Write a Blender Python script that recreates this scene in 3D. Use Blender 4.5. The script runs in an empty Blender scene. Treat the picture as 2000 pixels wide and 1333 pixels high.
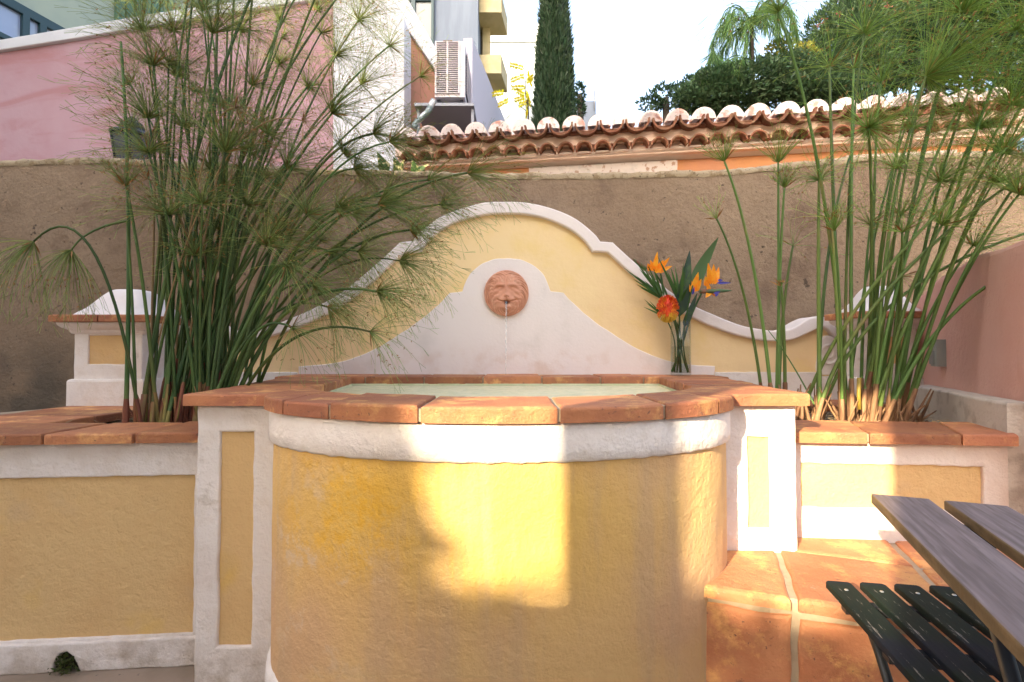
import bpy, bmesh, math, random
from mathutils import Vector, Matrix, noise
from mathutils.geometry import tessellate_polygon
random.seed(7)
R = math.radians
S = bpy.context.scene
COL = S.collection
EYE = 0.98
# ------------------------------------------------------------------ camera, sky, sun, exposure
cam_d = bpy.data.cameras.new('camera'); cam = bpy.data.objects.new('camera', cam_d); COL.objects.link(cam)
cam_d.lens = 18.0; cam_d.sensor_width = 36.0; cam_d.clip_start = 0.02; cam_d.clip_end = 600
PITCH = math.atan(23.5/1000)
cam.location = (0, 0, EYE); cam.rotation_euler = (math.pi/2 + PITCH, 0, 0)
S.camera = cam
AZ, EL = R(36), R(20)
W = bpy.data.worlds.new('World'); S.world = W; W.use_nodes = True
wn = W.node_tree.nodes; wl = W.node_tree.links
sky = wn.new('ShaderNodeTexSky'); sky.sky_type = 'NISHITA'; sky.sun_disc = False
sky.sun_elevation = EL; sky.sun_rotation = R(180+36); sky.dust_density = 9.0; sky.air_density = 1.0; sky.ozone_density = 1.0
hsv = wn.new('ShaderNodeHueSaturation'); hsv.inputs['Saturation'].default_value = .85; wl.new(sky.outputs[0], hsv.inputs['Color']); wl.new(hsv.outputs[0], wn['Background'].inputs[0]); wn['Background'].inputs[1].default_value = 0.15
sd = bpy.data.lights.new('sun', 'SUN'); sun = bpy.data.objects.new('sun', sd); COL.objects.link(sun)
sd.energy = 2.35; sd.angle = R(0.55); sd.color = (1.0, 0.84, 0.56)
sun.rotation_euler = Vector((math.sin(AZ)*math.cos(EL), math.cos(AZ)*math.cos(EL), -math.sin(EL))).to_track_quat('-Z', 'Y').to_euler()
S.view_settings.view_transform = 'Standard'; S.view_settings.look = 'None'
S.view_settings.exposure = 2.7; S.view_settings.gamma = 1.0; S.view_settings.use_curve_mapping = False

# ------------------------------------------------------------------ helpers
def P(px, py, D):                       # a point of the photograph at depth D in the world
    u = (px-1000)/1000; v = (666.5-py)/1000
    c, s = math.cos(PITCH), math.sin(PITCH)
    k = D/(c - v*s)
    return Vector((u*k, D, EYE + k*(s + v*c)))
def thing(name, label, cat, loc=(0, 0, 0), group=None):
    o = bpy.data.objects.new(name, None); COL.objects.link(o); o.empty_display_size = .05
    o.location = loc; o['label'] = label; o['category'] = cat
    if group: o['group'] = group
    return o
def tag(o, label, cat=None, group=None, kind=None):
    if label: o['label'] = label
    if cat: o['category'] = cat
    if group: o['group'] = group
    if kind: o['kind'] = kind
    return o
def wloc(o):
    v = Vector((0, 0, 0))
    while o is not None: v += o.location; o = o.parent
    return v
def link(name, me, parent=None, loc=None):
    o = bpy.data.objects.new(name, me); COL.objects.link(o)
    base = Vector(loc) if loc is not None else None
    if parent is not None:
        o.parent = parent; pw = wloc(parent)
        o.location = (base - pw) if base is not None else -pw
    elif base is not None: o.location = base
    return o
def finish(name, bm, mats, parent=None, smooth=False, loc=None, normals=True):
    if normals: bmesh.ops.recalc_face_normals(bm, faces=bm.faces[:])
    me = bpy.data.meshes.new(name); bm.to_mesh(me); bm.free()
    if not isinstance(mats, (list, tuple)): mats = [mats]
    for m in mats: me.materials.append(m)
    if smooth:
        for p in me.polygons: p.use_smooth = True
        if smooth is not True:
            me.set_sharp_from_angle(angle=R(smooth))
    return link(name, me, parent, loc)
XZ = (Vector((1, 0, 0)), Vector((0, 0, 1)), Vector((0, -1, 0)))
XY = (Vector((1, 0, 0)), Vector((0, 1, 0)), Vector((0, 0, 1)))
def area(l): return .5*sum(l[i-1][0]*l[i][1]-l[i][0]*l[i-1][1] for i in range(len(l)))
def prism(bm, outer, n0, n1, frame=XY, org=(0, 0, 0), holes=(), bevel=0.004, step=0, jit=0.0, seed=0.0, mi=0, wav=18.0, jcap=0.0):
    ex, ey, en = frame; org = Vector(org)
    loops = []
    for k, l in enumerate([outer]+list(holes)):
        l = [tuple(p) for p in l]; a = area(l)
        if (a < 0) == (k == 0): l = l[::-1]
        if step:
            q = []
            for i in range(len(l)):
                a0, b0 = l[i], l[(i+1) % len(l)]
                n = max(1, int(math.hypot(b0[0]-a0[0], b0[1]-a0[1])/step))
                for j in range(n): q.append((a0[0]+(b0[0]-a0[0])*j/n, a0[1]+(b0[1]-a0[1])*j/n))
            l = q
        n = len(l); nr = []
        for i in range(n):
            d1 = Vector((l[i][0]-l[i-1][0], l[i][1]-l[i-1][1])); d2 = Vector((l[(i+1) % n][0]-l[i][0], l[(i+1) % n][1]-l[i][1]))
            d1 = d1.normalized() if d1.length else d1; d2 = d2.normalized() if d2.length else d2
            m1 = Vector((-d1.y, d1.x)); m2 = Vector((-d2.y, d2.x)); m = m1+m2
            if m.length < 1e-5: m = m1
            m.normalize(); c = max(.5, m.dot(m1)); nr.append(m/c)
        if jit:
            l = [(p[0]+nr[i].x*jit*noise.noise(Vector((p[0]*wav, p[1]*wav, seed+k))), p[1]+nr[i].y*jit*noise.noise(Vector((p[0]*wav, p[1]*wav, seed+k)))) for i, p in enumerate(l)]
        loops.append((l, nr))
    sgn = 1 if n1 > n0 else -1
    caps = []
    for l, nr in loops:
        A = [bm.verts.new(org+ex*p[0]+ey*p[1]+en*n0) for p in l]
        rings = [A]
        if bevel:
            B = [bm.verts.new(org+ex*p[0]+ey*p[1]+en*(n1-sgn*bevel)) for p in l]; rings.append(B)
            M = [bm.verts.new(org+ex*(p[0]+r.x*bevel*.3)+ey*(p[1]+r.y*bevel*.3)+en*(n1-sgn*bevel*.3)) for p, r in zip(l, nr)]; rings.append(M)
            C = [bm.verts.new(org+ex*(p[0]+r.x*bevel)+ey*(p[1]+r.y*bevel)+en*(n1+(jcap*noise.noise(Vector((p[0]*9, p[1]*9, seed))) if jcap else 0))) for p, r in zip(l, nr)]
        else:
            C = [bm.verts.new(org+ex*p[0]+ey*p[1]+en*n1) for p in l]
        rings.append(C); n = len(l)
        for a, b in zip(rings, rings[1:]):
            for i in range(n):
                f = bm.faces.new((a[i], a[(i+1) % n], b[(i+1) % n], b[i])); f.material_index = mi
        caps.append((A, C))
    for w in (0, 1):
        vs = [v for c in caps for v in c[w]]
        pts = []; 
        for c in caps: pts.append([Vector((ex.dot(v.co), ey.dot(v.co), 0)) for v in c[w]])
        for t in tessellate_polygon(pts):
            try: f = bm.faces.new([vs[i] for i in t]); f.material_index = mi
            except ValueError: pass
def slab(name, outer, n0, n1, m, parent=None, **k):
    bm = bmesh.new(); prism(bm, outer, n0, n1, **k); return finish(name, bm, m, parent)
def rect(x0, y0, x1, y1): return [(x0, y0), (x1, y0), (x1, y1), (x0, y1)]
def box(bm, x0, y0, z0, x1, y1, z1, bevel=.003, **k): prism(bm, rect(x0, y0, x1, y1), z0, z1, bevel=bevel, **k)
def obox(name, b, m, parent=None, bevel=.004, **k):
    bm = bmesh.new(); box(bm, *b, bevel=bevel, **k); return finish(name, bm, m, parent)
def catmull(pts, n=6):                  # pts: (x, y[, corner])
    out = []
    for i in range(len(pts)-1):
        p1, p2 = pts[i], pts[i+1]
        p0 = pts[i-1] if i > 0 and len(p1) < 3 else p1
        p3 = pts[i+2] if i+2 < len(pts) and len(p2) < 3 else p2
        for j in range(n):
            t = j/n
            out.append(tuple(.5*((2*p1[k])+(-p0[k]+p2[k])*t+(2*p0[k]-5*p1[k]+4*p2[k]-p3[k])*t*t+(-p0[k]+3*p1[k]-3*p2[k]+p3[k])*t**3) for k in (0, 1)))
    out.append(tuple(pts[-1][:2])); return out
def tube(bm, pts, rad, sides=6, mi=0, cap=True):
    pts = [Vector(p) for p in pts]; rings = []; n = len(pts)
    up = Vector((0, 0, 1)); prev = None
    for i, p in enumerate(pts):
        t = (pts[min(i+1, n-1)]-pts[max(i-1, 0)])
        if t.length < 1e-9: t = Vector((0, 0, 1))
        t.normalize()
        if prev is None:
            a = t.cross(up)
            if a.length < .1: a = t.cross(Vector((1, 0, 0)))
        else:
            a = prev - t*prev.dot(t)
            if a.length < 1e-6: a = t.cross(Vector((1, 0, 0)))
        a.normalize(); prev = a; b = t.cross(a)
        r = rad(i/(n-1)) if callable(rad) else rad
        rings.append([bm.verts.new(p+(a*math.cos(2*math.pi*k/sides)+b*math.sin(2*math.pi*k/sides))*r) for k in range(sides)])
    for a, b in zip(rings, rings[1:]):
        for k in range(sides):
            f = bm.faces.new((a[k], a[(k+1) % sides], b[(k+1) % sides], b[k])); f.material_index = mi; f.smooth = True
    if cap:
        for r_ in (rings[0], rings[-1]):
            if sides > 2:
                f = bm.faces.new(r_); f.material_index = mi
def lathe(bm, prof, n=24, c=(0, 0, 0), mi=0, rot=0, smooth=True):
    c = Vector(c); rings = []
    for r, z in prof:
        rings.append([bm.verts.new(c+Vector((r*math.cos(rot+2*math.pi*k/n), r*math.sin(rot+2*math.pi*k/n), z))) for k in range(n)])
    for a, b in zip(rings, rings[1:]):
        for k in range(n):
            f = bm.faces.new((a[k], a[(k+1) % n], b[(k+1) % n], b[k])); f.material_index = mi; f.smooth = smooth
    return rings
# ------------------------------------------------------------------ materials
def mat(name, col, rough=.85, layers=(), bumps=(), spec=.3, rnd=0.0, coat=0.0, trans=None, metal=0.0, coord='pos', rndhue=None):
    m = bpy.data.materials.new(name); m.use_nodes = True
    nt = m.node_tree; N = nt.nodes; L = nt.links; b = N['Principled BSDF']
    b.inputs['Roughness'].default_value = rough; b.inputs['Specular IOR Level'].default_value = spec
    b.inputs['Metallic'].default_value = metal; b.inputs['Coat Weight'].default_value = coat
    g = N.new('ShaderNodeNewGeometry')
    if coord == 'obj':
        tc = N.new('ShaderNodeTexCoord'); pos = tc.outputs['Object']
    else: pos = g.outputs['Position']
    rgb = N.new('ShaderNodeRGB'); rgb.outputs[0].default_value = (*col, 1); cur = rgb.outputs[0]
    def nz(scale, detail=4, ro=.55, stretch=None, dist=0.0):
        t = N.new('ShaderNodeTexNoise'); t.inputs['Scale'].default_value = scale; t.inputs['Detail'].default_value = detail
        t.inputs['Roughness'].default_value = ro; t.inputs['Distortion'].default_value = dist; src = pos
        if stretch:
            mp = N.new('ShaderNodeMapping'); mp.inputs['Scale'].default_value = stretch; L.new(pos, mp.inputs[0]); src = mp.outputs[0]
        L.new(src, t.inputs['Vector']); return t.outputs['Fac']
    for ly in layers:
        c2, scale, lo, hi = ly[:4]; kw = ly[4] if len(ly) > 4 else {}
        amt = kw.pop('amt', 1.0) if kw else 1.0; kw = dict(kw); box_ = kw.pop('box', None)
        f = nz(scale, **kw)
        mr = N.new('ShaderNodeMapRange'); mr.inputs[1].default_value = lo; mr.inputs[2].default_value = hi; mr.inputs[4].default_value = amt
        mr.interpolation_type = 'SMOOTHSTEP'
        L.new(f, mr.inputs[0]); fac = mr.outputs[0]
        if box_:                         # a stain of its own place: centre, radii
            cx, rx = box_
            sub = N.new('ShaderNodeVectorMath'); sub.operation = 'SUBTRACT'; sub.inputs[1].default_value = cx; L.new(pos, sub.inputs[0])
            dv = N.new('ShaderNodeVectorMath'); dv.operation = 'DIVIDE'; dv.inputs[1].default_value = rx; L.new(sub.outputs[0], dv.inputs[0])
            ln = N.new('ShaderNodeVectorMath'); ln.operation = 'LENGTH'; L.new(dv.outputs[0], ln.inputs[0])
            m2 = N.new('ShaderNodeMapRange'); m2.inputs[1].default_value = 1.0; m2.inputs[2].default_value = 0.2; m2.interpolation_type = 'SMOOTHSTEP'
            L.new(ln.outputs['Value'], m2.inputs[0])
            mu = N.new('ShaderNodeMath'); mu.operation = 'MULTIPLY'; L.new(fac, mu.inputs[0]); L.new(m2.outputs[0], mu.inputs[1]); fac = mu.outputs[0]
        mx = N.new('ShaderNodeMix'); mx.data_type = 'RGBA'; mx.inputs[7].default_value = (*c2, 1)
        L.new(fac, mx.inputs[0]); L.new(cur, mx.inputs[6]); cur = mx.outputs[2]
    if rnd or rndhue:
        oi = N.new('ShaderNodeObjectInfo')
        src = oi.outputs['Random'] if rnd > 0 else g.outputs['Random Per Island']
        a = abs(rnd)
        mr = N.new('ShaderNodeMapRange'); mr.inputs[3].default_value = 1-a; mr.inputs[4].default_value = 1+a; L.new(src, mr.inputs[0])
        hs = N.new('ShaderNodeHueSaturation'); L.new(cur, hs.inputs['Color']); L.new(mr.outputs[0], hs.inputs['Value'])
        if rndhue:
            ml = N.new('ShaderNodeMath'); ml.operation = 'MULTIPLY'; ml.inputs[1].default_value = 7.31; L.new(src, ml.inputs[0])
            fr = N.new('ShaderNodeMath'); fr.operation = 'FRACT'; L.new(ml.outputs[0], fr.inputs[0])
            m3 = N.new('ShaderNodeMapRange'); m3.inputs[3].default_value = .5-rndhue; m3.inputs[4].default_value = .5+rndhue; L.new(fr.outputs[0], m3.inputs[0]); L.new(m3.outputs[0], hs.inputs['Hue'])
        cur = hs.outputs[0]
    L.new(cur, b.inputs['Base Color'])
    prev = None
    for bp in bumps:
        sc, st, di = bp[:3]; kw = bp[3] if len(bp) > 3 else {}
        bn = N.new('ShaderNodeBump'); bn.inputs['Strength'].default_value = st; bn.inputs['Distance'].default_value = di
        L.new(nz(sc, **kw), bn.inputs['Height'])
        if prev: L.new(prev, bn.inputs['Normal'])
        prev = bn.outputs[0]
    if prev: L.new(prev, b.inputs['Normal'])
    if trans:
        tr = N.new('ShaderNodeBsdfTranslucent'); hs = N.new('ShaderNodeHueSaturation'); hs.inputs['Value'].default_value = 1.6; hs.inputs['Hue'].default_value = .485
        L.new(cur, hs.inputs['Color']); L.new(hs.outputs[0], tr.inputs[0])
        ms = N.new('ShaderNodeMixShader'); ms.inputs[0].default_value = trans
        L.new(b.outputs[0], ms.inputs[1]); L.new(tr.outputs[0], ms.inputs[2]); L.new(ms.outputs[0], N['Material Output'].inputs[0])
    return m
STUC = [(5, .5, .02), (38, .8, .009, dict(detail=8, ro=.68)), (130, .5, .003)]
FOOT = ((.34, .25, .17), 7, .38, .62, dict(detail=9, ro=.7, amt=.55, box=((0, 1.5, 0.0), (6, 6, .17))))
SPLASH = ((.55, .40, .25), 9, .50, .62, dict(detail=9, ro=.75, amt=.13))
M_white = mat('white_plaster', (.83, .765, .73), .8, [((.76, .68, .64), 3, .45, .7), ((.55, .46, .38), 14, .62, .74, dict(detail=8, amt=.5)), FOOT, SPLASH], STUC)
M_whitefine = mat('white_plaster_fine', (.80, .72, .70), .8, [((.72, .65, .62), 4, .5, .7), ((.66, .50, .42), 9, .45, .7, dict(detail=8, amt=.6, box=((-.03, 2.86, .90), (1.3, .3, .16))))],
                  [(6, .35, .01), (60, .35, .004, dict(detail=5)), (200, .3, .001)])
M_yellow = mat('ochre_plaster', (.72, .49, .235), .8,
               [((.69, .45, .21), 2.2, .42, .62), ((.74, .48, .13), 3.1, .56, .72, dict(amt=.8)), ((.60, .42, .25), 6, .55, .75, dict(detail=6, amt=.5))], STUC)
M_yellowbow = mat('ochre_plaster_weathered', (.70, .455, .20), .78,
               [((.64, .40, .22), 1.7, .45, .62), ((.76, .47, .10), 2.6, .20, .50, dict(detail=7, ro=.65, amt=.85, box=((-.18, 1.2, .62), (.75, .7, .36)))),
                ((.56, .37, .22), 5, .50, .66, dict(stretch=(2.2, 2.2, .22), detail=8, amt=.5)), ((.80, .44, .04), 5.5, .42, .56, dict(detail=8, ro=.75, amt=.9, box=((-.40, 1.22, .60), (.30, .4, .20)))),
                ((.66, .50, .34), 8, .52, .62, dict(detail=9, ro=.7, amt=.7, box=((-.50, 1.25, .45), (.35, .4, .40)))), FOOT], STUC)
M_yellowback = mat('yellow_plaster_back', (.85, .645, .365), .8, [((.81, .59, .34), 2.5, .45, .7), ((.83, .62, .30), 5, .5, .7)],
                   [(8, .4, .01), (45, .4, .004, dict(detail=6)), (150, .3, .0015)])
M_brown = mat('mud_render', (.275, .19, .125), .95,
              [((.34, .245, .165), 1.1, .42, .62, dict(detail=9)), ((.21, .14, .095), 2.2, .5, .68, dict(detail=9, ro=.65)), ((.19, .13, .09), 70, .46, .62, dict(detail=8, ro=.7, amt=.3)), ((.09, .065, .045), 9, .655, .69, dict(detail=7, ro=.7, amt=.9)), ((.09, .065, .05), 28, .68, .71, dict(detail=4, amt=.85)),
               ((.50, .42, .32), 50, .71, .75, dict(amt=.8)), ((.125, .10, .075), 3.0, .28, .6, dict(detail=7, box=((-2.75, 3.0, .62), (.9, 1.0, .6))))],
              [(2.5, .5, .06), (16, .8, .03, dict(detail=9, ro=.7)), (90, .6, .005)])
M_crumb = mat('crumbling_mortar', (.42, .33, .22), .95, [((.30, .22, .13), 20, .5, .6), ((.15, .11, .07), 55, .62, .68)], [(35, .9, .012, dict(detail=8, ro=.75))])
M_pink = mat('pink_plaster', (.70, .38, .31), .85, [((.74, .44, .37), 1.8, .4, .65), ((.62, .29, .22), 2.4, .58, .72, dict(stretch=(3, 3, .6), amt=.6))], STUC)
M_pinkfar = mat('faded_pink_plaster', (.53, .30, .33), .85, [((.56, .35, .39), 1.2, .4, .6), ((.46, .19, .18), .9, .48, .70, dict(stretch=(.6, 1, 2.2), dist=2.5, detail=7, amt=.55))], [(20, .3, .01)])
M_orange = mat('orange_plaster', (.62, .28, .12), .85, [((.58, .26, .14), 3, .4, .6)], [(30, .3, .005)])
M_peach = mat('peach_plaster', (.86, .66, .55), .85, [((.83, .60, .48), 4, .45, .65)], [(30, .35, .006)])
M_palep = mat('pale_pinkish_plaster', (.72, .58, .51), .8, [((.64, .46, .38), 3, .42, .66)], STUC)
M_marble = mat('worn_pale_stone', (.68, .58, .52), .6, [((.42, .25, .17), 18, .56, .66, dict(detail=8)), ((.5, .45, .4), 6, .5, .7)], [(60, .3, .002)])
def terra(name, col, d, **k):
    return mat(name, col, k.pop('rough', .62), [(d, 5, .40, .62, dict(detail=8, ro=.65)), ((.68, .36, .14), 9, .50, .64, dict(detail=9, ro=.72, amt=.8)), ((.17, .085, .06), 26, .62, .70, dict(detail=7, ro=.7, amt=.7)), ((.10, .06, .05), 80, .66, .71, dict(amt=.7)), ((.66, .50, .40), 22, .64, .72, dict(detail=9, ro=.75, amt=.55))],
               [(6, .5, .015), (34, .8, .009, dict(detail=8, ro=.7)), (160, .6, .003)], rnd=.24, **k)
M_terra = terra('terracotta', (.46, .185, .085), (.35, .13, .07))
M_terrast = terra('terracotta_step', (.47, .18, .085), (.50, .22, .11), rough=.7)
M_mortar = mat('mortar', (.40, .31, .22), .95, [((.36, .28, .20), 40, .45, .6)], [(80, .6, .003, dict(detail=7))])
M_dark = mat('dark_gap', (.04, .032, .025), .95)
M_clay = mat('clay_lion', (.62, .30, .20), .8, [((.56, .25, .16), 14, .45, .65), ((.68, .38, .27), 30, .55, .7)], [(90, .3, .001)])
M_tile = mat('roof_tile_clay', (.19, .075, .045), .85, [((.20, .10, .06), 10, .45, .6), ((.30, .20, .12), 24, .55, .68)], [(40, .5, .004)], rnd=.3)
M_tilelow = mat('roof_tile_clay_lower', (.24, .095, .055), .85, [((.24, .12, .07), 12, .45, .6), ((.33, .24, .13), 24, .56, .68)], [(40, .5, .004)], rnd=.25)
M_lime = mat('limewashed_tile', (.80, .70, .68), .8, [((.58, .32, .26), 12, .52, .66), ((.4, .33, .3), 40, .6, .7)], [(40, .4, .003)], rnd=.06)
M_whitefar = mat('far_white_render', (.78, .77, .80), .8, [((.70, .69, .72), 1.5, .4, .6)], [(12, .2, .01)])
M_green = mat('pale_green_render', (.42, .47, .38), .8, [((.38, .43, .36), 1, .4, .6)])
M_greend = mat('green_shutter', (.11, .22, .16), .5, [((.16, .28, .2), 2, .4, .6, dict(stretch=(8, 8, .3)))])
M_teal = mat('teal_frame', (.015, .05, .06), .4, spec=.5)
M_glassblue = mat('window_pane', (.30, .36, .52), .12, [((.45, .5, .6), .8, .4, .6)], spec=.8)
M_grey = mat('grey_blue_render', (.19, .225, .29), .8, [((.16, .19, .25), .7, .4, .6, dict(stretch=(3, 3, .4)))])
M_beige = mat('cream_render', (.50, .42, .25), .8, [((.44, .37, .21), 2, .4, .6)])
M_far = mat('far_pale_render', (.27, .31, .34), .8)
M_ac = mat('appliance_metal', (.72, .64, .66), .45, [((.62, .52, .55), 5, .5, .7)], spec=.4)
M_acd = mat('appliance_dark', (.03, .03, .05), .6)
M_steel = mat('bracket_steel', (.25, .26, .30), .5, metal=.3)
M_black = mat('black_paint', (.012, .013, .016), .45, [((.05, .05, .05), 30, .6, .7)], spec=.5)
M_soil = mat('soil', (.10, .07, .045), .95, [((.2, .15, .1), 25, .5, .65)], [(30, .9, .02, dict(detail=8))])
M_floor = mat('patio_concrete', (.30, .225, .17), .85, [((.24, .18, .13), 4, .45, .65), ((.12, .1, .08), 40, .66, .72)], [(50, .4, .004, dict(detail=6))])
M_wood = mat('weathered_wood', (.205, .15, .142), .85, [((.15, .11, .10), 130, .40, .62, dict(stretch=(1, .06, 1), detail=8)), ((.25, .19, .18), 90, .5, .68, dict(stretch=(1, .08, 1)))], [(120, .5, .002, dict(stretch=(1, .08, 1), detail=5))], coord='obj')
M_woode = mat('weathered_wood_edge', (.20, .13, .065), .75, [((.12, .08, .04), 40, .4, .6, dict(stretch=(1, .2, 1)))], [(90, .5, .002)], coord='obj')
M_paint = mat('dark_painted_wood', (.010, .014, .024), .65, [((.010, .018, .014), 5, .4, .6), ((.34, .30, .27), 60, .59, .64, dict(stretch=(1, .10, 1), detail=8, ro=.75, amt=.7))], [(100, .5, .0015, dict(stretch=(1, .06, 1)))], spec=.12, coord='obj')
M_screw = mat('screw_zinc', (.45, .45, .43), .35, metal=.8)
M_stem = mat('papyrus_stem', (.10, .165, .045), .5, [((.15, .15, .05), 3, .52, .66), ((.06, .11, .035), 6, .4, .6, dict(stretch=(1, 1, .3)))], rnd=.3, rndhue=.02, trans=.12)
M_stemr = mat('papyrus_stem_bright', (.13, .205, .045), .5, [((.26, .23, .08), 4, .54, .68), ((.11, .19, .05), 6, .4, .6, dict(stretch=(1, 1, .3)))], rnd=.3, rndhue=.02, trans=.15)
M_sheath = mat('papyrus_sheath_red', (.21, .075, .045), .6, [((.24, .20, .06), 7, .45, .6, dict(stretch=(2, 2, .3)))], rnd=.3, trans=.1)
M_sheathb = mat('papyrus_sheath_straw', (.34, .19, .10), .7, [((.18, .09, .05), 9, .45, .6, dict(stretch=(2, 2, .3)))], rnd=.3, trans=.2)
M_ray = mat('papyrus_ray', (.25, .31, .095), .6, rnd=-.45, rndhue=.045, trans=.3)
M_rayr = mat('papyrus_ray_bright', (.25, .38, .09), .6, rnd=-.4, rndhue=.035, trans=.35)
M_spike = mat('papyrus_spikelet', (.33, .17, .06), .7, rnd=-.3)
def leafm(n, c, t=.3, r=.3, h=.025, ro=.5): return mat(n, c, ro, rnd=-r, rndhue=h, trans=t)
M_cyp = leafm('cypress_leaf', (.030, .060, .026), .1)
M_ltree = leafm('dark_tree_leaf', (.035, .07, .033), .3)
M_lmid = leafm('bush_leaf', (.055, .10, .04), .3)
M_lpalm = leafm('palm_leaflet', (.11, .20, .06), .4)
M_lyel = leafm('yellow_leaf', (.55, .52, .015), .5)
M_flred = leafm('red_flower', (.35, .07, .07), .3)
M_bark = mat('bark', (.05, .04, .03), .9, bumps=[(40, .7, .01)])
M_litter = mat('dry_litter', (.42, .30, .17), .85, rnd=-.4, trans=.1)

# ------------------------------------------------------------------ ground
g = obox('patio_floor', (-7, -1.2, -.06, 3.2, 3.4, 0), M_floor, bevel=0); tag(g, None, kind='structure')
g = obox('ground', (-300, -300, -.3, 300, 300, -.065), mat('earth', (.22, .18, .13), .95, [((.10, .12, .05), .3, .45, .6)]), bevel=0); tag(g, None, kind='structure')

# ------------------------------------------------------------------ fountain basin
XC = -.035; RIM = EYE-.118; TH = .038
fo = thing('wall_fountain', 'yellow and white wall fountain with bowed basin, terracotta rim and scrolled gable behind', 'fountain', (XC, 2.0, 0))
A_, B_, DJ = .665, .43, 1.57
def bow(th, off=0.0):                   # th: -90..90 degrees, 0 = front centre
    t = R(th); return Vector((XC+(A_+off)*math.sin(t), DJ-(B_+off)*math.cos(t), 0))
def sweep(bm, n, prof, th0=-90, th1=90, jit=0.0, mi=0, jz=0.0):
    rows = []
    for i in range(n+1):
        th = th0+(th1-th0)*i/n; r = []
        for k, (o, z) in enumerate(prof):
            p = bow(th, o+jit*noise.noise(Vector((th*.15, z*9, 3)))); z2 = z+jz*noise.noise(Vector((th*.35, 0, k // 2)))
            r.append(bm.verts.new((p.x, p.y, z2)))
        rows.append(r)
    for a, b in zip(rows, rows[1:]):
        for k in range(len(prof)-1):
            f = bm.faces.new((a[k], b[k], b[k+1], a[k+1])); f.smooth = True; f.material_index = mi
bm = bmesh.new(); zs = [0.05+(RIM-.1)*i/24 for i in range(25)]
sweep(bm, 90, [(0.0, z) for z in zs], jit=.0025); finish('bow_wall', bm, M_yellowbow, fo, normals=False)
bm = bmesh.new(); zb = EYE-.243; zt = RIM-TH+.002
sweep(bm, 160, [(-.02, zb), (.006, zb), (.011, zb+.005), (.012, zb+.03), (.011, zt-.02), (.008, zt), (-.02, zt)], jit=.0012, jz=.004)
finish('bow_band', bm, M_white, fo, normals=False)
bm = bmesh.new(); sweep(bm, 90, [(.016, 0), (.015, .09), (.012, .118), (.006, .126), (-.02, .128)], jit=.004, jz=.008); finish('bow_plinth', bm, M_white, fo, normals=False)
# pilasters flanking the bow
def pilaster(x0, x1, side):
    yf = 1.53; zt = RIM-TH
    bm = bmesh.new(); prism(bm, rect(x0, yf+.02, x1, 1.9), 0, zt, bevel=0); finish('pilaster', bm, M_white, fo)
    # front plate with the recessed ochre panel
    w = x1-x0; px0 = x0+w*.29; px1 = x0+w*(.71 if side < 0 else .64)
    if side > 0: px0 = x0+w*.33
    pz0 = (EYE-.87 if side < 0 else EYE-.53); pz1 = EYE-.235 if side < 0 else EYE-.25
    pz0 = EYE-.865 if side < 0 else EYE-.52
    bm = bmesh.new(); prism(bm, rect(x0, 0, x1, zt), 0, .02, frame=XZ, org=(0, yf+.02, 0), holes=[rect(px0, pz0, px1, pz1)], bevel=.006, step=.02, jit=.0035, seed=side*3)
    finish('pilaster_front', bm, M_white, fo)
    slab('pilaster_panel', rect(px0-.008, pz0-.008, px1+.008, pz1+.008), 0, .009, M_yellow, fo, frame=XZ, org=(0, yf+.02, 0), bevel=0)
pilaster(-.938, -.702, -1); pilaster(.632, .846, 1)
# side walls of the basin behind the pilasters
for pts in ([(-.90, 1.9), (-1.15, 2.87), (-.88, 2.87), (-.72, 1.9)], [(.81, 1.9), (1.06, 2.87), (.80, 2.87), (.66, 1.9)]):
    slab('basin_side_wall', pts, 0, RIM-TH, M_white, fo, bevel=0)
bm = bmesh.new()
tube(bm, [(XC-.74, 2.6, .6), (XC+.74, 2.6, .6)], .001, 3)
bm.free()
# rim: mortar bed and tiles
def inner(th):                          # inner edge of the rim over the bow
    t = R(th); return Vector((XC+.70*math.sin(t), 1.99-.60*math.cos(t), 0))
def rimtile(pts, dz=0.0, seed=0, name='rim_tile', th=TH, z=RIM, m=None, parent=None):
    bm = bmesh.new(); prism(bm, [tuple(p[:2]) for p in pts], z-th+.0015, z+dz, bevel=.006, step=.03, jit=.004, seed=seed, wav=14, jcap=.002)
    o = finish(name, bm, m or M_terra, parent or fo); return o
def arc(f, a, b, n=7, **k): return [f(a+(b-a)*i/n, **k) for i in range(n+1)]
OV = .022
cuts = [-80, -52, -34.9, -14.3, 11.6, 34.8, 55, 80]
gp = .32
for i in range(len(cuts)-1):
    a, b = cuts[i]+gp, cuts[i+1]-gp
    outp = [bow(a+(b-a)*j/7, OV) for j in range(8)]
    inn = [inner(a*.98+(b-a)*.98*j/7) for j in range(8)]
    rimtile(outp+inn[::-1], dz=(.003 if i == 2 else random.uniform(-.002, .002)), seed=i)
mp = [bow(t, OV-.004) for t in range(-80, 81, 5)]+[inner(t)+Vector((0, -.006, 0)) for t in range(80, -81, -5)]
slab('rim_mortar', [tuple(p[:2]) for p in mp], RIM-TH+.004, RIM-.0055, M_mortar, fo, bevel=0)
def quadtile(a, b, c, d, seed, **k): rimtile([Vector((*p, 0)) for p in (a, b, c, d)], seed=seed, dz=random.uniform(-.002, .002), **k)
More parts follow.
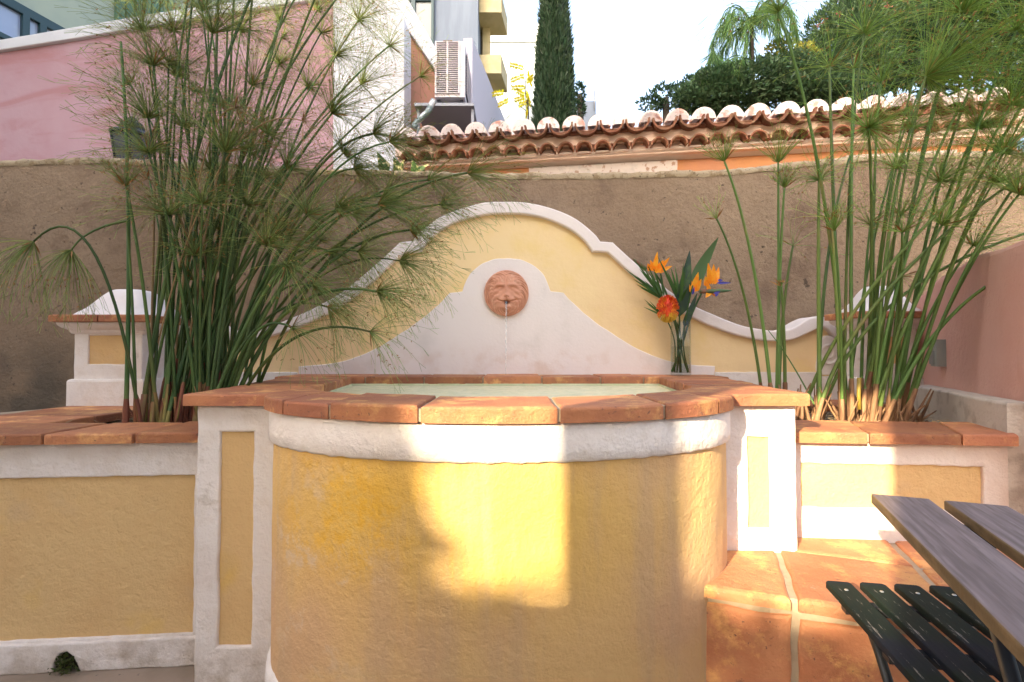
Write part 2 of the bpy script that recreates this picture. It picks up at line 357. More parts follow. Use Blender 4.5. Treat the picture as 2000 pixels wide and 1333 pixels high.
# corner tiles over the pilasters and the long sides
quadtile((-.962, 1.50), (-.70, 1.497), (-.70, 1.80), (-.995, 1.80), 21)
quadtile((.626, 1.497), (.870, 1.50), (.905, 1.80), (.64, 1.80), 22)
for s, xa, xb, ia, ib in ((-1, -.998, -1.195, -.703, -.80), (1, .908, 1.10, .645, .735)):
    n = 4
    for k in range(n):
        t0, t1 = k/n, (k+1)/n-.012
        y0, y1 = 1.805+(2.56-1.805)*t0, 1.805+(2.56-1.805)*t1
        q = [(xa+(xb-xa)*t0*.7, y0), (xa+(xb-xa)*t1*.7, y1), (ia+(ib-ia)*t1, y1), (ia+(ib-ia)*t0, y0)]
        quadtile(*q, 30+k+s*7)
xs = [-1.19, -.95, -.735, -.42, -.125, .165, .47, .66, .84, 1.09]
xs = [-1.19, -.95, -.735, -.44, -.145, .15, .445, .66, .84, 1.09]
for k in range(len(xs)-1):
    quadtile((xs[k]+.004, 2.565), (xs[k+1]-.004, 2.565), (xs[k+1]-.004, 2.872), (xs[k]+.004, 2.872), 50+k)
for q in ([(-1.17, 1.80), (-.74, 1.80), (-.83, 2.58), (-1.17, 2.58)], [(.68, 1.80), (1.07, 1.80), (1.07, 2.58), (.76, 2.58)]):
    pass
slab('rim_mortar', [(-.99, 1.80), (-.715, 1.80), (-.815, 2.56), (-1.13, 2.56)], RIM-TH+.004, RIM-.006, M_mortar, fo, bevel=0)
slab('rim_mortar', [(.66, 1.80), (.90, 1.80), (1.035, 2.56), (.755, 2.56)], RIM-TH+.004, RIM-.006, M_mortar, fo, bevel=0)
slab('rim_mortar', rect(-1.18, 2.575, 1.08, 2.87), RIM-TH+.004, RIM-.006, M_mortar, fo, bevel=0)
for pts in ([(-.955, 1.515), (-.69, 1.515), (-.69, 1.80), (-.98, 1.80)], [(.61, 1.515), (.86, 1.515), (.89, 1.80), (.63, 1.80)]):
    slab('rim_mortar', pts, RIM-TH+.004, RIM-.007, M_mortar, fo, bevel=0)
# inner lining and water
bm = bmesh.new()
lin = [inner(t) for t in range(-88, 89, 4)]
lin = [Vector((-.80, 2.56, 0)), Vector((-.72, 1.95, 0))]+lin+[Vector((.655, 1.95, 0)), Vector((.735, 2.56, 0))]
lo = [bm.verts.new((p.x, p.y, .35)) for p in lin]; hi = [bm.verts.new((p.x, p.y+.004, RIM-TH+.003)) for p in lin]
for i in range(len(lin)):
    j = (i+1) % len(lin); bm.faces.new((lo[i], lo[j], hi[j], hi[i]))
bm.faces.new(lo); finish('basin_lining', bm, mat('pool_lining', (.66, .66, .46), .7, [((.55, .56, .36), 6, .4, .6)]), fo)
M_water = mat('pool_water', (.84, .79, .50), .32, [((.68, .68, .40), 30, .45, .6, dict(detail=5)), ((.86, .84, .66), 70, .56, .66)], [(26, .45, .012, dict(detail=4, dist=.8)), (90, .3, .003)], spec=.35)
zw = RIM-.046
bm = bmesh.new()
c0 = bm.verts.new((XC, 2.0, zw))
wv = [bm.verts.new((p.x+(.004 if p.x < XC else -.004)*0, p.y, zw)) for p in lin]
for i in range(len(wv)): bm.faces.new((c0, wv[i], wv[(i+1) % len(wv)]))
o = finish('water', bm, M_water); tag(o, None, kind='structure')

# ------------------------------------------------------------------ gable (backboard) of the fountain
GD = 2.86
def gx(px): return XC+.004+(px-989)*GD/1000
def gz(py): return P(0, py, GD).z
prof = [(989, 397, 1), (1030, 399), (1080, 411), (1125, 431), (1158, 457), (1172, 474, 1), (1196, 476, 1), (1218, 496), (1262, 536), (1310, 573), (1352, 598), (1400, 620), (1450, 638), (1500, 646), (1538, 643), (1568, 627), (1590, 619), (1610, 623), (1630, 645), (1641, 668, 1)]
proi = [(989, 420, 1), (1030, 422), (1072, 432), (1112, 450), (1140, 472), (1156, 494, 1), (1186, 495, 1), (1204, 511), (1250, 553), (1300, 593), (1346, 620), (1396, 642), (1450, 659), (1498, 667), (1540, 665), (1572, 652), (1590, 643), (1604, 641), (1618, 653), (1630, 674, 1)]
PO = [(gx(x), gz(y)) for x, y in catmull(prof, 7)]; PI_ = [(gx(x), gz(y)) for x, y in catmull(proi, 7)]
mir = lambda l: [(2*XC+.008-x, z) for x, z in l]
body = PO+[(gx(1641), .45)]; full = body+mir(body)[::-1]
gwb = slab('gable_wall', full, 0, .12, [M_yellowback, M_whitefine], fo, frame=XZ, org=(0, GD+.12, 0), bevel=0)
for p_ in gwb.data.polygons:
    if abs(p_.normal.y) < .5: p_.material_index = 1
rib = PO[:-1]+[(gx(1634), gz(672))]
brd = PO+PI_[::-1]
brd = brd+[]
ring = PO[::-1]+mir(PO)[1:]; ringi = PI_[::-1]+mir(PI_)[1:]
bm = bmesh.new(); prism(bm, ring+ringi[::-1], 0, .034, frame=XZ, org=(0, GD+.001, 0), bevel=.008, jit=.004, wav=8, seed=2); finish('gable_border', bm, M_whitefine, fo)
# white lion field
lf = [(989, 505, 1), (1020, 509), (1048, 524), (1066, 545), (1075, 570, 1), (1100, 573, 1), (1118, 592), (1150, 620), (1195, 652), (1245, 682), (1290, 701), (1335, 711), (1394, 716, 1), (1394, 734, 1)]
LF = [(gx(x), gz(y)) for x, y in catmull(lf, 7)]
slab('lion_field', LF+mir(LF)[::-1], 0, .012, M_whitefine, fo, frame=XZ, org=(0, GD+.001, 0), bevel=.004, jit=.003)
for s in (1, -1):
    a, b = gx(1395), gx(1596)
    q = [(a, .46), (b, .46), (b, gz(727)), (a, gz(727))]
    if s < 0: q = mir(q)
    slab('gable_skirting', q, 0, .010, M_white, fo, frame=XZ, org=(0, GD+.001, 0), bevel=.004, step=.04, jit=.003)
    # scroll block with its spiral
    sb = catmull([(1597, 672, 1), (1600, 662), (1612, 656), (1628, 662), (1638, 680), (1640, 705), (1636, 722), (1626, 732, 1), (1600, 732, 1), (1592, 722), (1594, 700), (1597, 672, 1)], 5)
    q = [(gx(x), gz(y)) for x, y in sb][:-1]
    if s < 0: q = mir(q)
    slab('scroll', q, 0, .026, M_white, fo, frame=XZ, org=(0, GD+.001, 0), bevel=.008)
    bm = bmesh.new(); pts = []
    for k in range(46):
        t = k/45; r = 19*(1-t)**.8+2.5; a_ = R(-60)+t*R(640)
        x_ = gx(1613+r*math.cos(a_)*.95); z_ = gz(690+r*math.sin(a_)*1.15)
        if s < 0: x_ = 2*XC+.008-x_
        pts.append((x_, GD-.024, z_))
    tube(bm, pts, lambda t: .0095*(1-t*.45), 8); finish('scroll_spiral', bm, M_white, fo)
    q = [(gx(1593), .46), (gx(1644), .46), (gx(1644), gz(735)), (gx(1593), gz(735))]
    if s < 0: q = mir(q)
    slab('scroll_block', q, 0, .038, M_white, fo, frame=XZ, org=(0, GD+.001, 0), bevel=.006, step=.03, jit=.003)
# lion face
LD = GD-.013; lc = Vector((gx(989), LD, gz(574))); LR = .1235
def lion_h(u, v):
    r = math.hypot(u, v); a = math.atan2(v, u)
    h = .020*math.sqrt(max(0, 1-(r*.93)**2))
    gs = lambda x0, y0, sx, sy: math.exp(-((u-x0)/sx)**2-((v-y0)/sy)**2)
    au = abs(u)
    gsm = lambda x0, y0, sx, sy: math.exp(-((au-x0)/sx)**2-((v-y0)/sy)**2)
    face = 1/(1+math.exp((math.hypot(u/.66, (v+.0)/.84)-1)*9))
    h += .018*face
    m = 1-face; w = a+.35*math.sin(r*7)*(1 if u > 0 else -1)
    rim = 1/(1+math.exp((r-.95)*60))
    h += m*rim*(.0042*math.sin(w*31+2.6*math.sin(r*8+a*3))+.0025*math.sin(w*53+r*15)+.003*math.sin(w*12+r*5))
    h += .010*gsm(.27, .34, .20, .07) - .012*gsm(.27, .17, .15, .09) + .011*gsm(.27, .165, .095, .055)-.003*gsm(.27, .165, .10, .012)
    h += .011*math.exp(-(u/(.10+.05*max(0, .2-v)))**2)*math.exp(-((v-.10)/.30)**2)+.016*gs(0, -.12, .13, .09)-.006*gsm(.075, -.19, .03, .03)
    h += .017*gsm(.15, -.30, .16, .13) - .007*gs(0, -.28, .02, .08)
    h -= .012*math.exp(-((v+.40-.05*(au/.3)**2)/.03)**2)*(1 if au < .38 else math.exp(-((au-.38)/.05)**2))
    h -= .045*gs(0, -.42, .085, .065); h += .013*gs(0, -.62, .2, .1)
    h -= .006*gsm(.0, .45, .03, .2)
    h += .004*math.sin(v*26+au*14)*gsm(.46, -.1, .12, .5)
    h += .012*gsm(.52, .55, .10, .10)-.008*gsm(.52, .55, .05, .05)
    return h*.78
bm = bmesh.new(); NR, NA = 56, 150; rows = []
ctr = bm.verts.new(lc+Vector((0, -.01-lion_h(0, 0), 0)))
for i in range(1, NR+1):
    r = i/NR; row = []
    for j in range(NA):
        a = 2*math.pi*j/NA; u, v = r*math.cos(a), r*math.sin(a)
        row.append(bm.verts.new(lc+Vector((u*LR*1.0, -.01-lion_h(u, v), v*LR*1.03))))
    rows.append(row)
rows.append([bm.verts.new((v.co.x, LD+.003, v.co.z)) for v in rows[-1]])
for j in range(NA): bm.faces.new((ctr, rows[0][j], rows[0][(j+1) % NA])).smooth = True
for a, b in zip(rows, rows[1:]):
    for j in range(NA): bm.faces.new((a[j], b[j], b[(j+1) % NA], a[(j+1) % NA])).smooth = True
tag(finish('lion_mask', bm, M_clay, fo), 'round clay lion face with water running from its mouth')
m = mat('mouth_dark', (.04, .02, .015), .8)
bm = bmesh.new(); lathe(bm, [(.0, 0), (.0075, 0), (.0075, .012)], 14)
o = finish('spout', bm, m, fo, loc=lc+Vector((0, -.027, -.054))); o.rotation_euler = (R(90), 0, 0)
# falling water
M_stream = bpy.data.materials.new('falling_water'); M_stream.use_nodes = True; b = M_stream.node_tree.nodes['Principled BSDF']
b.inputs['Base Color'].default_value = (.95, .97, 1, 1); b.inputs['Transmission Weight'].default_value = .8; b.inputs['Roughness'].default_value = .06; b.inputs['IOR'].default_value = 1.33
bm = bmesh.new(); z0 = lc.z-.052; pts = []
for k in range(60):
    t = k/59; z = z0-(z0-zw)*t**1.2; y = LD-.045-.035*math.sqrt(t)
    pts.append((lc.x-.003*t+.0012*math.sin(k*1.7), y, z))
tube(bm, pts, lambda t: .0042*(1-t*.55)*(1+.35*math.sin(t*70)*(t > .15)), 8)
tag(finish('water_stream', bm, M_stream), 'thin clear thread of water falling from the clay lion mouth into the basin', 'water')

# ------------------------------------------------------------------ planters
PZ = EYE-.247; PT = .034
pl = thing('planter_bed', 'low white planter with a wide ochre panel and terracotta coping, holding the left papyrus', 'planter', (-1.5, 1.8, 0))
def front_wall(par, a, b, z0, panel, seed, zt=PZ-PT):   # a, b: plan points of the face
    a = Vector((*a, 0)); b = Vector((*b, 0)); ex = (b-a).normalized(); L_ = (b-a).length
    fr = (ex, Vector((0, 0, 1)), ex.cross(Vector((0, 0, 1))))
    x0, p0, x1, p1 = panel
    bm = bmesh.new(); prism(bm, rect(0, z0, L_, zt), -.012, 0, frame=fr, org=a, holes=[rect(x0, p0, x1, p1)], bevel=.005, step=.012, jit=.0035, seed=seed, wav=22); finish('front_frame', bm, M_white if seed < 5 else M_palew, par)
    bm = bmesh.new(); prism(bm, rect(0, z0, L_, zt), -.16, -.010, frame=fr, org=a, bevel=0); finish('front_wall', bm, M_yellow, par)
    return fr
M_palew = mat('warm_white_plaster', (.78, .68, .62), .8, [((.70, .56, .48), 3, .45, .7)], STUC)
front_wall(pl, (-2.35, 1.52), (-.955, 1.642), .085+.0, (-.5, EYE-.885, 1.345, EYE-.388), 1)
bm = bmesh.new()
a = Vector((-2.35, 1.512, 0)); b = Vector((-.955, 1.634, 0)); ex = (b-a).normalized()
c = (P(125, 1300, 1.59)-a).dot(ex)
ou = [(0, 0), (c-.034, 0), (c-.030, .03), (c-.016, .055), (c+.004, .062), (c+.022, .048), (c+.036, .02), (c+.044, 0), ((b-a).length, 0), ((b-a).length, .090), (0, .087)]
prism(bm, ou, -.02, .004, frame=(ex, Vector((0, 0, 1)), ex.cross(Vector((0, 0, 1)))), org=a, bevel=.005, step=.02, jit=.005, wav=12)
finish('plinth', bm, M_white, pl)
o = slab('drain_hole', [(c-.05, 0), (c+.06, 0), (c+.05, .08), (c-.04, .08)], -.035, -.022, M_dark, pl, frame=(ex, Vector((0, 0, 1)), ex.cross(Vector((0, 0, 1)))), org=a, bevel=0)
slab('side_wall', [(-2.35, 1.6), (-2.0, 1.62), (-2.0, 2.45), (-2.35, 2.45)], 0, PZ-PT, M_white, pl, bevel=0)
slab('back_wall', [(-2.3, 2.45), (-1.17, 2.45), (-1.17, 2.6), (-2.3, 2.6)], 0, PZ-PT, M_white, pl, bevel=0)
# coping tiles of the left planter
def lp(t): return Vector((-2.35+1.395*t, 1.485+.122*t, 0))
js = [0, .21, .415, .66, .845, 1.0]
for k in range(5):
    a_, b_ = lp(js[k]+.003), lp(js[k+1]-.003)
    dk = .255
    rimtile([a_, b_, b_+Vector((.0, dk, 0)), a_+Vector((-.0, dk+.02, 0))], seed=70+k, name='coping_tile', th=PT, z=PZ, parent=pl, dz=random.uniform(-.002, .002))
ys = [1.80, 2.02, 2.24, 2.47]
for k in range(3):
    rimtile([Vector((-2.06, ys[k]+.004, 0)), Vector((-1.64, ys[k]+.004, 0)), Vector((-1.64, ys[k+1]-.004, 0)), Vector((-2.06, ys[k+1]-.004, 0))], seed=80+k, name='coping_tile', th=PT, z=PZ, parent=pl, dz=random.uniform(-.002, .002))
for k in range(2):
    x0 = -1.63+.24*k
    rimtile([Vector((x0, 2.24, 0)), Vector((x0+.232, 2.24, 0)), Vector((x0+.232, 2.47, 0)), Vector((x0, 2.47, 0))], seed=90+k, name='coping_tile', th=PT, z=PZ, parent=pl)
slab('coping_mortar', [(-2.30, 1.51), (-.97, 1.625), (-.97, 1.85), (-1.65, 1.83), (-1.65, 2.25), (-1.16, 2.25), (-1.16, 2.46), (-2.05, 2.46), (-2.30, 1.9)], PZ-PT+.003, PZ-.006, M_mortar, pl, bevel=0)
def soil(par_name, poly, seed):
    bm = bmesh.new(); xs_ = [p[0] for p in poly]; ys_ = [p[1] for p in poly]
    n = 40; x0, x1, y0, y1 = min(xs_), max(xs_), min(ys_), max(ys_)
    gv = [[bm.verts.new((x0+(x1-x0)*i/n, y0+(y1-y0)*j/n, PZ-.05+.03*noise.noise(Vector((i*.35, j*.35, seed))))) for j in range(n+1)] for i in range(n+1)]
    for i in range(n):
        for j in range(n): bm.faces.new((gv[i][j], gv[i+1][j], gv[i+1][j+1], gv[i][j+1])).smooth = True
    o = finish('soil', bm, M_soil); tag(o, None, kind='structure'); return o
soil('s', [(-1.66, 1.72), (-.99, 2.3)], 3); soil('s', [(.99, 1.72), (1.95, 2.55)], 8)
def litter(x0, x1, y0, y1, n, name_label):
    bm = bmesh.new()
    for _ in range(n):
        p = Vector((random.uniform(x0, x1), random.uniform(y0, y1), PZ-.035+random.uniform(0, .025)))
        a = random.uniform(0, 6.28); l = random.uniform(.02, .09); d = Vector((math.cos(a), math.sin(a), random.uniform(-.25, .3)))*l; w = Vector((-math.sin(a), math.cos(a), .3))*random.uniform(.0015, .004)
        v = [bm.verts.new(q) for q in (p-w, p+w, p+d+w*.4, p+d-w*.4)]; bm.faces.new(v)
    return tag(finish('leaf_litter', bm, M_litter, normals=False), name_label, 'dry leaves', kind='stuff')
litter(-1.62, -1.0, 1.78, 2.2, 260, 'dry straw and bark scraps on the soil of the left planter')
litter(1.0, 1.85, 1.85, 2.4, 420, 'dry straw and dead leaves on the soil of the right planter')

pr = thing('planter_bed', 'low planter at the right, its short ochre panel half in sun, holding the right papyrus', 'planter', (1.25, 1.8, 0))
front_wall(pr, (.83, 1.640), (1.545, 1.575), .36, (.088, EYE-.487, .088+.535, EYE-.350), 6)
def rp(t): return Vector((.86+.66*t, 1.605-.065*t, 0))
jr = [0, .36, .76, 1.0]
for k in range(3):
    a_, b_ = rp(jr[k]+.004), rp(jr[k+1]-.004)
    sh = (.05, .13, .17, .2)
    rimtile([a_, b_, b_+Vector((sh[k+1], .29, 0)), a_+Vector((sh[k], .29, 0))], seed=100+k, name='coping_tile', th=PT, z=PZ, parent=pr, dz=random.uniform(-.002, .002))
slab('coping_mortar', [(.86, 1.625), (1.51, 1.565), (1.66, 1.86), (.90, 1.90)], PZ-PT+.003, PZ-.006, M_mortar, pr, bevel=0)
for k in range(3):
    x0 = 1.10+.24*k
    rimtile([Vector((x0, 2.46, 0)), Vector((x0+.232, 2.46, 0)), Vector((x0+.232, 2.72, 0)), Vector((x0, 2.72, 0))], seed=110+k, name='coping_tile', th=PT, z=PZ, parent=pr)
slab('back_wall', rect(1.08, 2.48, 2.1, 2.84), 0, PZ-PT, M_white, pr, bevel=0)

# ------------------------------------------------------------------ pedestals
def pedestal(xl, xr, yf, label, dp=None, up=0.0):
    t = thing('pedestal', label, 'pedestal', ((xl+xr)/2, yf+.16, PZ), group='white domed pedestals at the ends of the fountain')
    d = xr-xl; yb = yf+(dp or d); z0 = PZ; zc = EYE+.142+up; cx = (xl+xr)/2; cy = (yf+yb)/2
    bm = bmesh.new(); box(bm, xl-.018, yf-.018, z0, xr+.018, yb+.018, z0+.125, bevel=.012); finish('base', bm, M_white, t)
    bm = bmesh.new(); prism(bm, rect(xl, yf+.012, xr, yb), z0+.12, zc-.03, bevel=0); finish('shaft', bm, M_white, t)
    w = d; p0, p1 = xl+w*.21, xr-w*.20; q0, q1 = z0+.195, z0+.33
    bm = bmesh.new(); prism(bm, rect(xl, z0+.12, xr, zc-.03), 0, .014, frame=XZ, org=(0, yf+.012, 0), holes=[rect(p0, q0, p1, q1)], bevel=.005, step=.02, jit=.003); finish('shaft_front', bm, M_white, t)
    slab('panel', rect(p0-.01, q0-.01, p1+.01, q1+.01), 0, .006, M_yellow, t, frame=XZ, org=(0, yf+.012, 0), bevel=0)
    bm = bmesh.new()
    def ringp(o, z): return [bm.verts.new(v) for v in ((xl-o, yf-o, z), (xr+o, yf-o, z), (xr+o, yb+o, z), (xl-o, yb+o, z))]
    rs = [ringp(o, z) for o, z in ((0.002, zc-.052), (.008, zc-.05), (.014, zc-.042), (.016, zc-.034), (.034, zc-.024), (.045, zc-.012), (.048, zc), (0, zc))]
    for a, b in zip(rs, rs[1:]):
        for k in range(4): bm.faces.new((a[k], a[(k+1) % 4], b[(k+1) % 4], b[k]))
    finish('cornice', bm, M_white, t)
    n = 2
    for k in range(n):
        xa = xl-.068+(d+.136)*k/n+.002; xb = xl-.068+(d+.136)*(k+1)/n-.002
        rimtile([Vector((xa, yf-.068, 0)), Vector((xb, yf-.068, 0)), Vector((xb, yb+.06, 0)), Vector((xa, yb+.06, 0))], seed=120+k, name='cap_tile', th=.034, z=zc+.035, parent=t)
    bm = bmesh.new(); n = 26; zb = zc+.036; hd = d/2+.03; hy = (yb-yf)/2+.03
    def dome(u, v):
        r = max(abs(u), abs(v)); r = (abs(u)**5+abs(v)**5)**.2
        if r > .97: return 0
        s = min(1, (1-r)/.72); s = s*s*(3-2*s); return .014+.125*s*.98
    gv = [[bm.verts.new((cx+(2*i/n-1)*hd, cy+(2*j/n-1)*hy, zb+dome(2*i/n-1, 2*j/n-1))) for j in range(n+1)] for i in range(n+1)]
    for i in range(n):
        for j in range(n): bm.faces.new((gv[i][j], gv[i+1][j], gv[i+1][j+1], gv[i][j+1])).smooth = True
    finish('dome', bm, M_whitefine, t)
    return t
pedestal(-2.06, -1.74, 2.41, 'white pedestal with domed top and small ochre panel behind the left papyrus')
pedestal(1.755, 2.04, 2.58, 'white pedestal with domed top standing behind the right papyrus stems', .13, .03)

# ------------------------------------------------------------------ mud-coloured garden wall
bm = bmesh.new(); tp = [(-9, 330), (-400, 322), (0, 316), (200, 311), (420, 322), (560, 330), (800, 336), (1000, 341), (1300, 337), (1450, 331), (1620, 312), (1800, 302), (2000, 298), (2500, 290)][1:]
GW = 3.02
top = [(P(x, y, GW).x, P(x, y, GW).z) for x, y in catmull(tp, 10)]
ol = [(top[0][0], 0)]+top+[(top[-1][0], 0)]
gw = thing('garden_wall', 'rough brown mud rendered garden wall curving behind the fountain', 'wall', (0, GW, 0))
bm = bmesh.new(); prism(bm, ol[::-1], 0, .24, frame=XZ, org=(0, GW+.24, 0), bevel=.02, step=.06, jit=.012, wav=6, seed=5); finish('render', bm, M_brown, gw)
bm = bmesh.new(); cr = []
x = top[0][0]
def topz(x):
    for a, b in zip(top, top[1:]):
        if a[0] <= x <= b[0]: return a[1]+(b[1]-a[1])*(x-a[0])/(b[0]-a[0])
    return top[-1][1]
n = 420; rows = []
for i in range(n+1):
    x = -4.2+8.4*i/n; z = topz(x); r = []
    for (yo, zo) in ((GW-.004, -.030), (GW-.010, -.012), (GW-.002, .004), (GW+.03, .014), (GW+.12, .018), (GW+.24, .01), (GW+.245, -.03)):
        q = noise.noise(Vector((x*11, yo*20, zo*40))); q2 = noise.noise(Vector((x*45, yo*50, zo*80)))
        r.append(bm.verts.new((x, yo-.006*q, z+zo+.010*q+.005*q2)))
    rows.append(r)
for a, b in zip(rows, rows[1:]):
    for k in range(len(a)-1): bm.faces.new((a[k], b[k], b[k+1], a[k+1])).smooth = True
finish('crumbling_top', bm, M_crumb, gw, normals=False)

# ------------------------------------------------------------------ pink side wall on the right, its white parapet and socket
pw = thing('side_wall', 'dusky pink plastered side wall rising at the right edge behind the papyrus', 'wall', (1.8, 2.0, 0))
d0 = Vector((1.535, 1.45, 0)); d1 = Vector((2.16, 2.80, 0)); ex = (d1-d0).normalized(); L_ = (d1-d0).length
fr = (ex, Vector((0, 0, 1)), ex.cross(Vector((0, 0, 1))))       # normal to the right; face is at n=0
tpz = catmull([(-1.2, EYE+.40), (-.3, EYE+.37), (.2, EYE+.365), (.6, EYE+.37), (.95, EYE+.35), (1.25, EYE+.30), (L_, EYE+.26)], 8)
bm = bmesh.new(); prism(bm, [(.0, EYE-.29)]+[p for p in tpz if p[0] >= 0]+[(L_, EYE-.29)], .22, 0.006, frame=fr, org=d0, bevel=.02, step=.05, jit=.01, wav=7); finish('upper_wall', bm, M_pink, pw)
bm = bmesh.new(); prism(bm, [(.0, 0), (L_, 0), (L_, EYE-.285), (.0, EYE-.285)], .22, 0, frame=fr, org=d0, bevel=.006, step=.05, jit=.004); finish('lower_wall', bm, M_palep, pw)
pp = thing('parapet', 'low rough white parapet slanting along the pink wall beside the right planter', 'parapet', (1.75, 2.0, 0))
bm = bmesh.new(); prism(bm, [(1.515, 1.575), (1.585, 1.555), (2.02, 2.48), (1.92, 2.48)], .36, EYE-.152, bevel=.008, step=.04, jit=.008, wav=10); finish('parapet_wall', bm, mat('rough_white_render', (.66, .58, .50), .9, [((.5, .42, .35), 12, .5, .66)], [(60, .9, .012, dict(detail=7, ro=.7))]), pp)
bx = thing('socket_box', 'small grey weatherproof socket box on the pink wall behind the stems', 'socket box', P(1846, 690, 2.2))
c = P(1846, 690, 2.29); e2 = ex
bm = bmesh.new(); prism(bm, rect(-.035, -.06, .035, .06), 0, -.045, frame=fr, org=Vector((c.x, c.y, c.z)), bevel=.006); finish('housing', bm, mat('grey_plastic', (.33, .34, .32), .5), bx)
bm = bmesh.new(); prism(bm, rect(-.028, -.05, .028, .01), -.045, -.052, frame=fr, org=Vector((c.x, c.y, c.z)), bevel=.003); finish('lid', bm, mat('grey_plastic_lid', (.24, .25, .24), .4), bx)

# ------------------------------------------------------------------ tiled step
st = thing('tiled_step', 'raised terracotta tiled step with wide sandy joints below the right pilaster', 'step', (1.0, 1.4, 0))
SZ = EYE-.583
u_ = Vector((.932, -.362, 0)); v_ = Vector((.362, .932, 0)); o_ = Vector((.672, 1.232, 0))
fr = (u_, v_, Vector((0, 0, 1)))
slab('mortar_bed', [(-.31, .012), (.99, .012), (1.3, 1.1), (-.31, 1.1)], .0, SZ-.008, M_mortar, st, frame=fr, org=o_, bevel=.004)
ts, jw = .326, .015
for r in range(3):
    for c in range(-1, 4):
        x0 = c*(ts+jw)+jw/2; x1 = x0+ts
        if c == -1 and r == 0: x0 = -.205
        y0 = r*(ts+jw*.7); y1 = y0+ts
        if r == 0: y0 = -.006
        bm = bmesh.new(); prism(bm, rect(x0, y0, x1, y1), SZ-.03, SZ+random.uniform(-.001, .002), frame=fr, org=o_, bevel=.010, step=.03, jit=.006, seed=r*7+c, wav=10, jcap=.002); finish('step_tile', bm, M_terrast, st)
frr = (u_, Vector((0, 0, 1)), u_.cross(Vector((0, 0, 1))))
for c in range(-1, 4):
    x0 = c*(ts+jw)+jw/2; x1 = x0+ts
    if c == -1: x0 = -.215
    bm = bmesh.new(); prism(bm, rect(x0, .03, x1, SZ-.046), -.02, .0+random.uniform(-.002, .002), frame=frr, org=o_, bevel=.009, step=.03, jit=.008, seed=50+c, wav=10, jcap=.002); finish('riser_tile', bm, M_terrast, st)
slab('riser_mortar', [(-.26, 0), (.99, 0), (.99, SZ-.012), (-.26, SZ-.012)], -.05, -.010, M_mortar, st, frame=frr, org=o_, bevel=.004)

# ------------------------------------------------------------------ building with the tiled eaves
ea = Vector((-1.02, 4.77, 0)); eb = Vector((4.3, 3.99, 0)); ed = (eb-ea).normalized(); en = ed.cross(Vector((0, 0, 1)))   # en towards the viewer
er = thing('outbuilding', 'peach and orange outbuilding with limewashed clay tile eaves behind the garden wall', 'building', ea)
EZ = EYE+2.147
def barrel(r0, r1, th, L_, n=12, up=1):
    bm = bmesh.new(); rings = []
    for (y, r) in ((0, r0), (L_, r1)):
        o_r = [bm.verts.new((r*math.cos(math.pi*k/n), y, up*r*math.sin(math.pi*k/n))) for k in range(n+1)]
        i_r = [bm.verts.new(((r-th)*math.cos(math.pi*k/n), y, up*(r-th)*math.sin(math.pi*k/n))) for k in range(n+1)]
        rings.append((o_r, i_r))
    (a, b), (c, d) = rings
    for k in range(n):
        bm.faces.new((a[k], a[k+1], c[k+1], c[k])).smooth = True; bm.faces.new((b[k], b[k+1], d[k+1], d[k])).smooth = True
        bm.faces.new((a[k], a[k+1], b[k+1], b[k])); bm.faces.new((c[k], c[k+1], d[k+1], d[k]))
    bm.faces.new((a[0], b[0], d[0], c[0])); bm.faces.new((a[n], b[n], d[n], c[n]))
    bmesh.ops.recalc_face_normals(bm, faces=bm.faces[:])
    me = bpy.data.meshes.new('tile'); bm.to_mesh(me); bm.free(); return me
ang = math.atan2(ed.y, ed.x)
me_c = barrel(.104, .090, .016, .45, up=1); me_c.materials.append(M_lime)
me_u = barrel(.108, .095, .016, .45, up=-1); me_u.materials.append(M_tile)
me_l = barrel(.077, .070, .013, .30, up=1); me_l.materials.append(M_tilelow)
bm = bmesh.new(); n = 12
c_ = [bm.verts.new((.09*math.cos(math.pi*k/n), 0, .09*math.sin(math.pi*k/n))) for k in range(n+1)]; bm.faces.new(c_)
bmesh.ops.solidify(bm, geom=bm.faces[:], thickness=.03)
bmesh.ops.recalc_face_normals(bm, faces=bm.faces[:]); me_p = bpy.data.meshes.new('plug'); bm.to_mesh(me_p); bm.free(); me_p.materials.append(M_lime)
def put(name, me, par, loc, rz, rx=0, rr=0):
    o = link(name, me, par, loc); o.rotation_euler = (rx, rr, rz); return o
pit = .2265; nt_ = int(5.3/pit)
for k in range(nt_):
    j = lambda a: random.uniform(-a, a)
    c = ea+ed*(k*pit)
    put('cover_tile', me_c, er, c+Vector((0, 0, EZ-.104))+ed*j(.006)-en*(.05+j(.003)), ang, R(9)+j(.02), j(.04))
    put('tile_plug', me_p, er, c+Vector((0, 0, EZ-.105))-en*.036, ang)
    put('channel_tile', me_u, er, c+ed*(pit/2+j(.006))+Vector((0, 0, EZ-.092+j(.004)))+en*(.02+j(.012)), ang, R(9)+j(.02), j(.05))
pl2 = .166; nl = int(5.3/pl2)
for k in range(nl):
    c = ea+ed*(k*pl2+.02)
    put('under_tile', me_l, er, c+Vector((0, 0, EZ-.302+random.uniform(-.003, .003)))-en*(.055+random.uniform(-.006, .006)), ang, R(4), random.uniform(-.04, .04))
fe = (ed, Vector((0, 0, 1)), en)
Lr = 5.32
def eslab(name, x0, z0, x1, z1, n0, n1, m, **k): return slab(name, rect(x0, z0, x1, z1), n0, n1, m, er, frame=fe, org=ea, bevel=k.pop('bevel', .004), **k)
eslab('eaves_plaster', -.13, EZ-.335, Lr, EZ-.235, -.5, -.185, M_peach)
eslab('eaves_plaster', -.13, EZ-.24, Lr, EZ-.10, -.5, -.125, M_peach)
